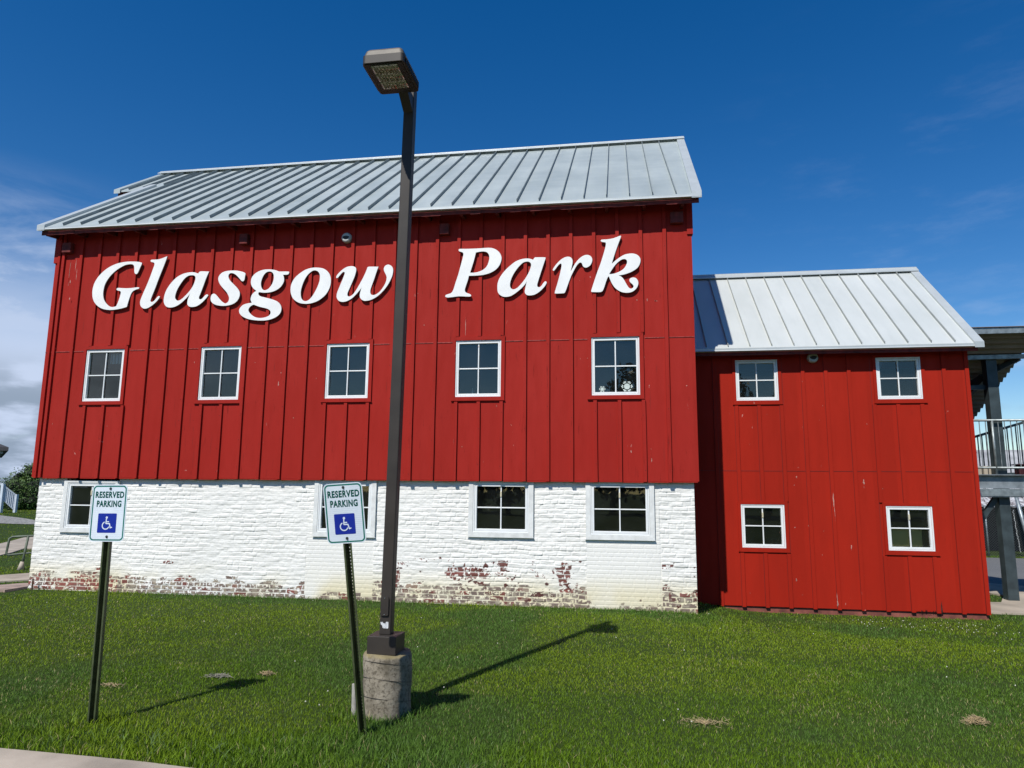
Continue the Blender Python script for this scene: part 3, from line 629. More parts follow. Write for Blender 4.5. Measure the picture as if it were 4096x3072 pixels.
# ---- letters on the barn wall
LETTERS = [
('G',["-8886,6035! -8894,5996 -8917,5940 -8940,5875 -8957,5838 -8985,5818 -9017,5836 -9033,5879 -9040,5945 -9052,5988 -9085,6014 -9146,6019 -9226,6008 -9313,5971 -9409,5913 -9502,5831 -9573,5739 -9623,5637 -9642,5515 -9635,5421 -9606,5335 -9553,5267 -9497,5219 -9434,5196 -9374,5201 -9340,5214! -9316,5278 -9290,5362 -9277,5427 -9273,5474 -9289,5498 -9326,5508 -9357,5519 -9369,5538 -9359,5559 -9321,5565 -9189,5553 -9068,5553 -8969,5561 -8919,5561 -8896,5549 -8904,5531 -8955,5518 -9012,5492 -9048,5447 -9071,5382 -9093,5299 -9116,5188! -9228,5159 -9367,5140 -9478,5139 -9601,5159 -9708,5207 -9798,5285 -9849,5371 -9871,5457 -9875,5561 -9852,5674 -9793,5786 -9702,5887 -9579,5977 -9423,6042 -9263,6070 -9122,6074 -8969,6061"]),
('l',["-8371,6141! -8397,6046 -8444,5902 -8506,5717 -8566,5523 -8613,5385 -8635,5311 -8638,5284 -8616,5266 -8582,5277 -8546,5308 -8511,5354 -8483,5376 -8458,5370 -8454,5353 -8477,5315 -8522,5261 -8595,5199 -8670,5155 -8728,5140 -8778,5149 -8827,5188 -8848,5235 -8852,5291 -8838,5346 -8799,5457 -8743,5604 -8689,5766 -8652,5892 -8626,5985 -8628,6013 -8645,6033 -8686,6042 -8710,6059 -8710,6081 -8686,6091 -8621,6090 -8541,6094 -8463,6114 -8406,6136"]),
('a',["-7489,5810! -7534,5701 -7587,5532 -7631,5395 -7654,5332 -7651,5295 -7628,5283 -7590,5298 -7539,5355 -7507,5373 -7475,5363 -7481,5337 -7522,5285 -7594,5213 -7679,5158 -7756,5142 -7823,5147 -7865,5175 -7883,5212 -7882,5276 -7863,5339 -7843,5400! -7885,5340 -7958,5268 -8031,5207 -8118,5162 -8195,5146 -8264,5150 -8324,5184 -8362,5250 -8369,5325 -8352,5431 -8305,5537 -8229,5642 -8135,5730 -8026,5785 -7915,5809 -7813,5811 -7744,5793 -7711,5777! -7694,5806 -7673,5819 -7634,5821","-7813,5749 -7772,5731 -7758,5693 -7769,5624 -7801,5540 -7861,5446 -7933,5368 -8006,5302 -8071,5274 -8112,5289 -8139,5333 -8134,5402 -8103,5497 -8044,5602 -7973,5696 -7898,5745"]),
('s',["-6761,5734 -6768,5681 -6773,5628 -6792,5597 -6826,5601 -6867,5643 -6921,5698 -6980,5743 -7037,5761 -7080,5749 -7097,5705 -7078,5651 -7035,5596 -6940,5508 -6880,5442 -6848,5378 -6850,5304 -6886,5232 -6949,5181 -7034,5153 -7133,5142 -7244,5151 -7335,5178 -7400,5228 -7422,5292 -7410,5355 -7374,5383 -7328,5368 -7268,5308 -7207,5243 -7148,5199 -7109,5192 -7067,5222 -7053,5280 -7070,5333 -7120,5409 -7205,5496 -7266,5573 -7297,5649 -7289,5712 -7238,5774 -7151,5805 -7040,5812 -6929,5804 -6828,5779 -6780,5758"]),
('g',["-6110,5755! -5936,5748 -5908,5738 -5908,5715 -5933,5689 -6026,5688! -6005,5647 -5996,5583 -6015,5520 -6067,5450 -6148,5398 -6239,5370 -6332,5362 -6408,5367 -6465,5376 -6481,5356 -6466,5319 -6422,5295 -6326,5269 -6231,5243 -6126,5204 -6057,5152 -6020,5088 -6016,5016 -6044,4955 -6106,4903 -6197,4865 -6298,4846 -6419,4845 -6542,4858 -6656,4883 -6754,4927 -6814,4978 -6838,5038 -6823,5096 -6770,5148 -6696,5173 -6598,5185! -6625,5234 -6626,5279 -6604,5342 -6560,5386 -6524,5405! -6584,5450 -6631,5516 -6645,5589 -6632,5662 -6584,5724 -6502,5776 -6409,5801 -6315,5805 -6220,5794 -6153,5775","-6284,5760 -6231,5737 -6204,5682 -6203,5600 -6230,5519 -6282,5448 -6336,5416 -6383,5416 -6423,5454 -6443,5527 -6434,5609 -6402,5690 -6349,5747","-6553,5146! -6494,5121 -6399,5091 -6303,5066 -6240,5032 -6220,4987 -6239,4943 -6293,4913 -6367,4897 -6441,4897 -6518,4915 -6586,4958 -6637,5009 -6654,5054 -6634,5099 -6599,5129"]),
('o',["-5366,5798 -5276,5783 -5205,5748 -5145,5690 -5110,5620 -5097,5546 -5102,5460 -5129,5375 -5175,5297 -5241,5232 -5319,5179 -5406,5146 -5493,5130 -5581,5130 -5671,5148 -5749,5188 -5810,5245 -5847,5321 -5862,5402 -5857,5488 -5824,5574 -5771,5646 -5698,5706 -5605,5764 -5512,5793 -5436,5801","-5401,5744 -5349,5720 -5318,5666 -5312,5597 -5320,5530 -5347,5444 -5392,5348 -5438,5269 -5491,5210 -5546,5182 -5597,5189 -5638,5230 -5657,5295 -5659,5376 -5639,5474 -5601,5578 -5549,5663 -5488,5719 -5445,5742"]),
('w',["-4213,5767! -4243,5686 -4284,5548 -4319,5441 -4343,5364 -4349,5318 -4339,5271 -4311,5251 -4264,5253 -4219,5275 -4166,5319 -4107,5402 -4071,5478 -4058,5547 -4068,5601 -4093,5649 -4114,5697 -4114,5743 -4090,5781 -4044,5799 -3997,5785 -3961,5752 -3943,5705 -3943,5643 -3958,5574 -3994,5490 -4045,5400 -4111,5317 -4186,5243 -4262,5192 -4346,5156 -4424,5145 -4471,5152 -4519,5185 -4543,5232 -4540,5294 -4517,5386! -4550,5341 -4610,5273 -4670,5213 -4739,5169 -4809,5144 -4880,5143 -4936,5168 -4970,5216 -4978,5263 -4968,5325 -4940,5402 -4905,5494 -4870,5586 -4845,5664 -4851,5691 -4875,5692 -4905,5666 -4943,5621 -4965,5594 -4989,5585 -5003,5599 -4991,5638 -4946,5691 -4878,5751 -4808,5788 -4737,5799 -4681,5792 -4640,5765 -4629,5725 -4636,5671 -4656,5594 -4698,5486 -4741,5379 -4769,5310 -4773,5263 -4750,5239 -4711,5246 -4658,5290 -4599,5381 -4541,5488 -4490,5587 -4447,5687 -4425,5752 -4411,5771 -4380,5775"]),
('P',["-2761,6007 -2754,6026 -2729,6030 -2608,6025 -2487,6023 -2366,6024 -2246,6027 -2157,6016 -2077,5976 -2020,5912 -1994,5837 -2003,5764 -2034,5692 -2096,5622 -2191,5569 -2294,5541 -2398,5531 -2566,5531! -2588,5438 -2619,5342 -2633,5286 -2625,5249 -2592,5224 -2544,5206 -2521,5185 -2527,5163 -2559,5158 -2671,5166 -2751,5169 -2848,5160 -2928,5155 -2969,5164 -2981,5181 -2970,5205 -2930,5219 -2890,5230 -2858,5258 -2835,5309 -2798,5438 -2760,5559 -2723,5705 -2693,5827 -2676,5908 -2675,5941 -2691,5963 -2728,5975 -2753,5988","-2449,5947! -2381,5959 -2317,5961 -2260,5947 -2224,5909 -2211,5855 -2218,5790 -2241,5717 -2280,5662 -2343,5620 -2415,5596 -2479,5587 -2545,5590! -2520,5672 -2483,5801"]),
('a',["-1242,5811 -1227,5800 -1230,5781 -1258,5695 -1301,5562 -1338,5442 -1365,5353 -1370,5315 -1359,5289 -1331,5285 -1300,5306 -1269,5350 -1245,5378 -1223,5383 -1209,5367 -1213,5341 -1244,5291 -1300,5230 -1362,5181 -1424,5151 -1486,5142 -1542,5149 -1576,5179 -1586,5215 -1580,5259 -1553,5389! -1580,5342 -1630,5286 -1692,5231 -1767,5176 -1829,5143 -1898,5131 -1961,5138 -2018,5172 -2054,5225 -2062,5296 -2059,5373 -2034,5456 -1985,5538 -1916,5620 -1835,5694 -1753,5755 -1665,5790 -1583,5803 -1508,5798 -1442,5774! -1427,5803 -1408,5816 -1383,5817","-1539,5745 -1498,5728 -1479,5692 -1488,5634 -1513,5564 -1556,5482 -1606,5407 -1662,5339 -1718,5286 -1768,5263 -1805,5267 -1834,5300 -1841,5352 -1826,5429 -1789,5517 -1733,5606 -1671,5681 -1608,5733"]),
('r',["-1096,5564 -1106,5582 -1087,5620 -1038,5686 -972,5752 -906,5792 -848,5804 -799,5791 -770,5751 -765,5700 -775,5641 -800,5540! -767,5598 -726,5673 -668,5747 -602,5800 -537,5822 -480,5811 -443,5775 -432,5728 -442,5678 -473,5628 -522,5598 -563,5600 -591,5624 -607,5668 -627,5688 -660,5678 -701,5629 -743,5554 -784,5471 -817,5388 -850,5296 -883,5204 -903,5167 -932,5159 -1063,5160 -1071,5177 -1059,5227 -1022,5353 -989,5479 -968,5572 -955,5648 -960,5678 -979,5682 -1013,5651 -1054,5597 -1079,5566"]),
('k',["-274,6041 -288,6059 -278,6077 -250,6081 -168,6083 -95,6092 -30,6110 35,6134 55,6127 50,6098 17,6014 -34,5872 -75,5747 -105,5646! -52,5695 29,5755 110,5798 190,5813 262,5809 326,5780 365,5727 371,5668 350,5602 306,5545 225,5494 145,5463 73,5445 1,5438! 40,5422 80,5382 111,5327 142,5267 173,5220 204,5202 236,5214 249,5242 233,5272 198,5307 181,5341 195,5378 239,5394 287,5383 318,5344 329,5293 316,5236 275,5179 211,5140 140,5131 68,5141 -3,5176 -66,5233 -113,5310 -140,5378 -156,5425! -176,5409 -201,5347 -234,5248 -259,5186 -283,5166 -316,5158 -444,5165 -456,5180 -448,5214 -411,5330 -353,5505 -294,5663 -244,5822 -210,5948 -202,5999 -206,6023 -234,6030","-151,5467! -119,5520 -69,5594 -12,5659 53,5707 105,5718 141,5699 148,5661 131,5611 99,5562 50,5522 -15,5491 -79,5472"]),
]

def catmull(tok):
    P = []
    for t in tok.split():
        c = t.endswith('!'); a, b = t.rstrip('!').split(','); P.append((int(a)/1000, int(b)/1000, c))
    n = len(P); outp = []
    for i in range(n):
        p0, p1, p2, p3 = P[i-1], P[i], P[(i+1) % n], P[(i+2) % n]
        m1 = (0, 0) if p1[2] else ((p2[0]-p0[0])/2, (p2[1]-p0[1])/2); m2 = (0, 0) if p2[2] else ((p3[0]-p1[0])/2, (p3[1]-p1[1])/2)
        L = math.hypot(p2[0]-p1[0], p2[1]-p1[1])
        def lim(m, o):
            k = math.hypot(*m); return m if k < 1.6*L or k == 0 else (m[0]*1.6*L/k, m[1]*1.6*L/k)
        m1 = lim(m1, 0); m2 = lim(m2, 0)
        if p1[2]: m1 = ((p2[0]-p1[0])-.5*m2[0], (p2[1]-p1[1])-.5*m2[1])
        if p2[2]: m2 = ((p2[0]-p1[0])-.5*m1[0], (p2[1]-p1[1])-.5*m1[1])
        for k in range(5):
            t = k/5; h1 = 2*t**3-3*t**2+1; h2 = t**3-2*t**2+t; h3 = -2*t**3+3*t**2; h4 = t**3-t**2
            outp.append((h1*p1[0]+h2*m1[0]+h3*p2[0]+h4*m2[0], h1*p1[1]+h2*m1[1]+h3*p2[1]+h4*m2[1]))
    return outp
def curve_mesh(name, loops, extrude, bevel, mats):
    cu = bpy.data.curves.new(name, 'CURVE'); cu.dimensions = '2D'; cu.fill_mode = 'BOTH'; cu.extrude = extrude; cu.bevel_depth = bevel; cu.bevel_resolution = 1
    if bevel: cu.offset = -bevel
    for L in loops:
        sp = cu.splines.new('POLY'); sp.points.add(len(L)-1)
        for p, q in zip(sp.points, L): p.co = (q[0], q[1], 0, 1)
        sp.use_cyclic_u = True
    ob = bpy.data.objects.new(name, cu); COL.objects.link(ob)
    dg = bpy.context.evaluated_depsgraph_get(); me = bpy.data.meshes.new_from_object(ob.evaluated_get(dg)); me.name = name
    bpy.data.objects.remove(ob); bpy.data.curves.remove(cu)
    me.materials.clear()
    for m in mats: me.materials.append(m)
    if len(mats) > 1:
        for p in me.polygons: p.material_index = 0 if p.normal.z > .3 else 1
    return me
LLAB = {0: 'big white raised capital G starting the first word on the barn', 1: 'tall white raised letter l right after the capital G', 2: 'white raised letter a between the l and the s of the first word',
        3: 'white raised letter s in the middle of the first word', 4: 'white raised letter g with a looped tail hanging below the others', 5: 'round white raised letter o beside the looped g',
        6: 'white raised letter w ending the first word beside the lamp pole', 7: 'big white raised capital P starting the second word', 8: 'white raised letter a right after the capital P',
        9: 'white raised letter r before the final k', 10: 'tall white raised letter k with a curled foot ending the second word'}
for i, (ch, loops) in enumerate(LETTERS):
    L = [catmull(t) for t in loops]; cx = sum(p[0] for p in L[0])/len(L[0]); cz = min(p[1] for p in L[0])
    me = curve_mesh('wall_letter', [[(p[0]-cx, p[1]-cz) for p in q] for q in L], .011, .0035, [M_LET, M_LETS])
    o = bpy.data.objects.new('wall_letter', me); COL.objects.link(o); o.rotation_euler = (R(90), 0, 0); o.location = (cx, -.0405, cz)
    tag(o, LLAB[i], 'letter', 'raised letters on the barn wall')

# ---- wall lights
def wall_light(x, z, y, lab):
    t = empty('wall_light', (x, y, z), lab, 'wall light', 'round lights under the eaves')
    mb = MB(); r = .095; n = 28
    prof = [(0.0, r*.98), (.02, r), (.055, r*.97), (.075, r*.86), (.085, r*.7)]
    vs = []; fs = []
    for (d, rr) in prof:
        for k in range(n): a = 2*math.pi*k/n; vs.append((x+rr*math.cos(a), y-d, z+rr*math.sin(a)))
    for i in range(len(prof)-1):
        for k in range(n): fs.append((i*n+k, i*n+(k+1) % n, (i+1)*n+(k+1) % n, (i+1)*n+k))
    fs.append(tuple(range((len(prof)-1)*n, len(prof)*n))); mb.add(vs, fs)
    mb.build('housing', simple('dull_white_plastic', (.50, .52, .50), .5, 0, .1), t, smooth=False)
    le = MB(); pts = []
    for k in range(15): a = math.pi + math.pi*k/14; pts.append((x+.062*math.cos(a), z+.010+.050*math.sin(a)))
    pts += [(x+.062-.124*k/8, z+.010+.016*math.sin(math.pi*k/8)) for k in range(1, 8)]
    le.prism(pts, y-.0895, y-.08); le.build('lens', M_BLACK, t)
wall_light(-4.841, 6.337, 0, 'round dull white light with a dark half moon lens under the big barn eave')

# ================================================================ RED WING
WY = 1.5; WX0, WX1 = 1.16, 5.985
wing = empty('red_wing', (3.5, WY, -.2), 'lower red board and batten side building with its own pale metal roof', 'building')
WW = [(2.0802, 2.8131, 3.4923, 4.2363), (4.4748, 5.2077, 3.4923, 4.2363), (2.0802, 2.8131, .9025, 1.6505), (4.4748, 5.2077, .9025, 1.6505)]
def wingwall():
    mb = MB(); holes = [(a+.03, b-.03, c+.03, d-.03) for a, b, c, d in WW]
    mb.wall(WX0, WX1, -.085, 4.50, holes, WY, WY+.04)
    mb.xprism([(WY+.04, -.085), (5.7, -.085), (5.7, 4.5), (3.6, 6.25), (WY+.04, 4.50)], WX1-.04, WX1)
    mb.box(WX0, WX1-.05, 5.66, 5.7, -.1, 4.5)
    r_ = random.Random(9)
    bat = [(1.350, .06), (1.735, .06)] + [(2.104+.389*k, .062) for k in range(10)] + [(5.975, .062)]
    for xr, w in bat:
        x1, x0 = xr, xr-w; segs = [(-.10, 4.5)]
        for (a, b, c, d) in WW:
            ca, cb, cc, cdd = a-.055, b+.058, c-.07, d+.055
            if x1 > ca+.006 and x0 < cb-.03:
                ns = []
                for lo, hi in segs:
                    if lo < cc < hi: ns.append((lo, cc-.02))
                    if lo < cdd < hi: ns.append((cdd, hi))
                segs = ns if ns else segs
        for lo, hi in segs:
            if hi-lo < .03: continue
            n = max(1, int((hi-lo)/.7)); pz = [lo+(hi-lo)*i/n for i in range(n+1)]; vs = []; fs = []
            for zz in pz:
                o = r_.uniform(-.002, .002); vs += [(x0+o, WY, zz), (x0+o, WY-.021, zz), (x1+o, WY-.021, zz), (x1+o, WY, zz)]
            for i in range(n):
                b = i*4; fs += [(b, b+1, b+5, b+4), (b+1, b+2, b+6, b+5), (b+2, b+3, b+7, b+6)]
            fs += [(0, 3, 2, 1), (n*4, n*4+1, n*4+2, n*4+3)]; mb.add(vs, fs)
    for k in range(10):
        yy = WY+.28+.389*k; mb.box(WX1-.002, WX1+.018, yy, yy+.06, -.09, 4.5+min(yy-WY, 5.7-yy)*.80)
    ms = mb; mb.cur = 1; prev = WX0
    for xr, w in bat:
        if xr-w-prev > .05: ms.box(prev+.002, xr-w-.002, WY-.004, WY-.0004, 2.232, 2.238)
        prev = xr
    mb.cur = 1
    for xr, w_ in bat:                                                   # open joint left of each batten, painted shadow strip on its right
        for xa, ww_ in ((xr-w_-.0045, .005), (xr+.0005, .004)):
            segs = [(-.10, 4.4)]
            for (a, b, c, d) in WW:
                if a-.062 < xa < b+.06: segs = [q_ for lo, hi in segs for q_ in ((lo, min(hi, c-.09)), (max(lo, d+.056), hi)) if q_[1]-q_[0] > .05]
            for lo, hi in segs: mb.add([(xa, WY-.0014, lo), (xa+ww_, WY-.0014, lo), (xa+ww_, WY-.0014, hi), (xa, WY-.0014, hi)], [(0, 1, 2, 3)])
    mb.cur = 2
    def chip(x, zt, zb, w, y=WY-.0012):
        n_ = 6; P = [(x+r_.uniform(-.35, .35)*w+w*math.sin(3.14*k/n_)*.5, zt+(zb-zt)*k/n_) for k in range(n_+1)] + [(x-w*math.sin(3.14*k/n_)*.5+r_.uniform(-.35, .35)*w, zt+(zb-zt)*k/n_) for k in range(n_, -1, -1)]
        mb.add([(a, y, b) for a, b in P], [tuple(range(len(P)))])
    for a in ((4.150, 2.10, 2.00, .022), (4.147, 1.985, 1.95, .008), (3.046, 2.155, 2.11, .014), (3.883, .98, .89, .014), (2.954, .40, .35, .022), (3.0, 2.0, 1.98, .008), (3.2, 1.3, 1.285, .014), (5.2, 1.45, 1.43, .01)): chip(*a)
    for a in ((3.632, 1.86, 1.62, .016), (3.640, 1.66, 1.38, .007), (3.597, .17, .06, .012), (3.60, .06, -.05, .022)): chip(*a, WY-.0225)
    for k in range(16): chip(r_.uniform(1.9, 5.8), (zz := r_.uniform(.1, 4.0)), zz-r_.uniform(.006, .02), r_.uniform(.006, .012))
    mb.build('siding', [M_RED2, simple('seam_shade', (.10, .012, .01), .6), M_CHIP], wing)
    # torn rotten board ends near the right corner
    to = MB(); r_ = random.Random(4)
    for k in range(26):
        x = 4.84+.42*k/26; zz = -.085+r_.uniform(-.01, .012); s_ = r_.uniform(.01, .035)
        to.add([(x, WY-.006-r_.uniform(0, .02), zz-.01), (x+s_, WY-.004, zz+r_.uniform(-.02, .02)), (x+s_*.4, WY-.02, zz+s_), ], [(0, 1, 2)])
    to.add([(5.20, WY-.016, -.09), (5.245, WY-.016, -.085), (5.235, WY-.016, .10)], [(0, 1, 2)])
    to.build('rotten_edge', simple('torn_wood', (.05, .012, .008), .9, 0, .5, 40), wing, recalc=False)
    fo = MB(); fo.box(1.72, WX1-.03, WY+.03, WY+.16, -.7, -.09); fo.box(WX1-.16, WX1-.03, WY+.16, 5.6, -.7, -.09)
    fo.build('foundation', simple('painted_foundation', (.25, .075, .055), .85, 0, .3, 5, bump=.3), wing)
wingwall()
for (a, b, c, d) in WW: window(wing, a, b, c, d, WY, True, M_RED2, cm=(.055, .058, .068, .055), dep=.02, fw_=.058, locks=(c < 2))
def wing_sheet():
    m = Mat('wing_metal_roof'); a = m.noise(1.1, m.pos((1, .6, .6)), 5); st = m.noise(9, m.pos((1.3, .15, .15)), 5, .6)
    c = m.mix(m.ramp(a, .3, .7), (.50, .53, .515), (.575, .60, .585)); c = m.mix(m.ramp(st, .5, .75, 0, .3), c, (.42, .45, .44))
    m.bump(m.noise(1.6, m.pos((.6, 2, 2)), 3), .08, .02); m.col(c, .45, .1, .5); return m.m
def wing_roof():
    mb = MB(); E = 1.24; zE = 4.415; yr = 3.62; zr = 6.46; x0, x1 = 1.26, 6.13; sl = (zr-zE)/(yr-E); t = .035
    f = lambda y: zE+sl*(y-E)
    for m in (1, -1):
        mb.cur = 0; g = (lambda y: y) if m > 0 else (lambda y: 2*yr-y)
        a = [(x0, g(E), zE), (x1, g(E), zE), (x1, g(yr), zr), (x0, g(yr), zr)]
        mb.add(a+[(p[0], p[1], p[2]-t) for p in a], [(0,1,2,3), (7,6,5,4), (0,4,5,1), (1,5,6,2), (2,6,7,3), (3,7,4,0)])
        x = 1.56; mb.cur = 1
        while x < x1-.2:
            mb.bar((x, g(E+.02), f(E+.02)+.022), (x, g(yr-.02), f(yr-.02)+.022), .010, .050, (0, -.65, .76)); x += .3762
    mb.build('roof', [wing_sheet(), simple('wing_seam_metal', (.36, .385, .375), .5, .1, .1, 3)], wing)  # wing seams get a darker metal too, standing in for their shaded sides
    fl = MB(); w = .15
    for m in (1, -1):
        g = (lambda y: y) if m > 0 else (lambda y: 2*yr-y)
        A = [(x1-w, g(E-.03), f(E-.03)+.045), (x1, g(E-.03), f(E-.03)+.045), (x1, g(yr), zr+.045), (x1-w, g(yr), zr+.045)]
        fl.add(A+[(p[0], p[1], p[2]-.10) for p in A], [(0,1,2,3), (7,6,5,4), (0,4,5,1), (1,5,6,2), (2,6,7,3), (3,7,4,0)])
        fl.add([(x0, yr, zr+.08), (x1, yr, zr+.08), (x1, g(yr-.13), zr+.08-.13*sl), (x0, g(yr-.13), zr+.08-.13*sl), (x0, g(yr-.13), zr+.062-.13*sl), (x1, g(yr-.13), zr+.062-.13*sl)], [(0, 1, 2, 3), (3, 2, 5, 4)])
        fl.add([(x0, g(yr-.03), zr+.07), (x1, g(yr-.03), zr+.07), (x1, g(yr-.03), zr-.06), (x0, g(yr-.03), zr-.06)], [(0, 1, 2, 3)])
    fl.add([(x0, E-.02, zE-.012), (x1-.15, E-.02, zE-.012), (x1-.15, E-.02, zE-.04), (x0, E-.02, zE-.04), (x0, E-.032, zE-.058), (x1-.15, E-.032, zE-.058), (x0, E+.02, zE-.07), (x1-.15, E+.02, zE-.07)], [(0, 1, 2, 3), (3, 2, 5, 4), (4, 5, 7, 6)])
    fl.build('roof_flashing', M_TRIMM, wing, recalc=False)
    fa = MB(); fa.box(x0, x1-.08, E+.03, E+.055, zE-.13, zE-.02); fa.add([(x0, E+.05, zE-.06), (x1-.05, E+.05, zE-.06), (x1-.05, WY, zE+.1), (x0, WY, zE+.1)], [(0, 1, 2, 3)])
    fa.build('fascia', M_DKRED, wing)
    iw = MB(); iw.box(WX0+.1, WX1-.1, 3.6, 3.7, -.3, 4.4); iw.box(WX0+.05, WX1-.06, 1.75, 3.6, 2.2, 2.28); iw.build('inner_wall', M_IN, wing)
wing_roof()
wall_light(3.417, 4.252, WY, 'round dull white light with a dark half moon lens on the lower wing')

# ---- things behind and on the glass
cb = MB(); cb.bbox(4.535, 5.045, WY+.07, WY+.09, .96, 1.262, .003)
tag(cb.build('cardboard_sheet', simple('tan_cardboard', (.78, .58, .20), .7, 0, .08, 4)), 'tan cardboard sheet leaning inside the lower right window of the wing', 'cardboard')
def snowflake(cx, cz, r, y, lab):
    mb = MB(); n = 24; mb.prism([(r*.50*math.cos(2*math.pi*k/n), r*.50*math.sin(2*math.pi*k/n)) for k in range(n)], -.001, .001)
    def stroke(a, b, w):
        d = Vector((b[0]-a[0], b[1]-a[1])); d.normalize(); p = Vector((-d.y, d.x))*w; A = Vector(a); B = Vector(b)
        pts = [(A+p), (A-p)] + [B + Vector((math.cos(t), math.sin(t)))*w for t in [math.atan2(-p.y, -p.x)+math.pi*k/6 for k in range(7)]]
        mb.prism([(q.x, q.y) for q in pts], -.0011, .0011)
    for k in range(6):
        t = math.pi/3*k+math.pi/6*0; c, s_ = math.cos(t), math.sin(t)
        stroke((r*.3*c, r*.3*s_), (r*.9*c, r*.9*s_), r*.095)
        for q in (-1, 1):
            t2 = t+q*.75; stroke((r*.55*c, r*.55*s_), (r*.55*c+r*.33*math.cos(t2), r*.55*s_+r*.33*math.sin(t2)), r*.085)
    o = mb.build('snowflake_sticker', simple('frosted_white', (.55, .62, .58), .6, 0, .05)); o.location = (cx, y, cz)
    tag(o, lab, 'sticker', 'snowflake stickers on the window glass')
snowflake(-.290, 3.525, .055, .030, 'small pale snowflake sticker in the left corner of the window under the k')
snowflake(.115, 3.565, .096, .030, 'large pale snowflake sticker in the right pane of the window under the k')
cu = MB()
for k in range(7): cu.box(-9.46+.033*k, -9.435+.033*k, .08+.012*(k % 2), .09+.012*(k % 2), 4.13, 4.33)
tag(cu.build('curtain', simple('pale_curtain', (.55, .57, .57), .8)), 'short pale pleated curtain inside the leftmost upper window', 'curtain')
for (xx, zz, hh, lab) in ((-2.49, 3.485, .09, 'slim white bottle standing on the sill of the fourth upper window'), (-9.52, 3.485, .10, 'small white figurine on the sill of the leftmost upper window')):
    b_ = MB(); b_.tube([(xx, .07, zz-.02), (xx, .07, zz+hh*.5), (xx, .07, zz+hh*.7), (xx, .07, zz+hh)], [.016, .016, .007, .006], 10)
    tag(b_.build('sill_ornament', simple('pale_china', (.6, .62, .6), .4), smooth=True), lab, 'ornament')
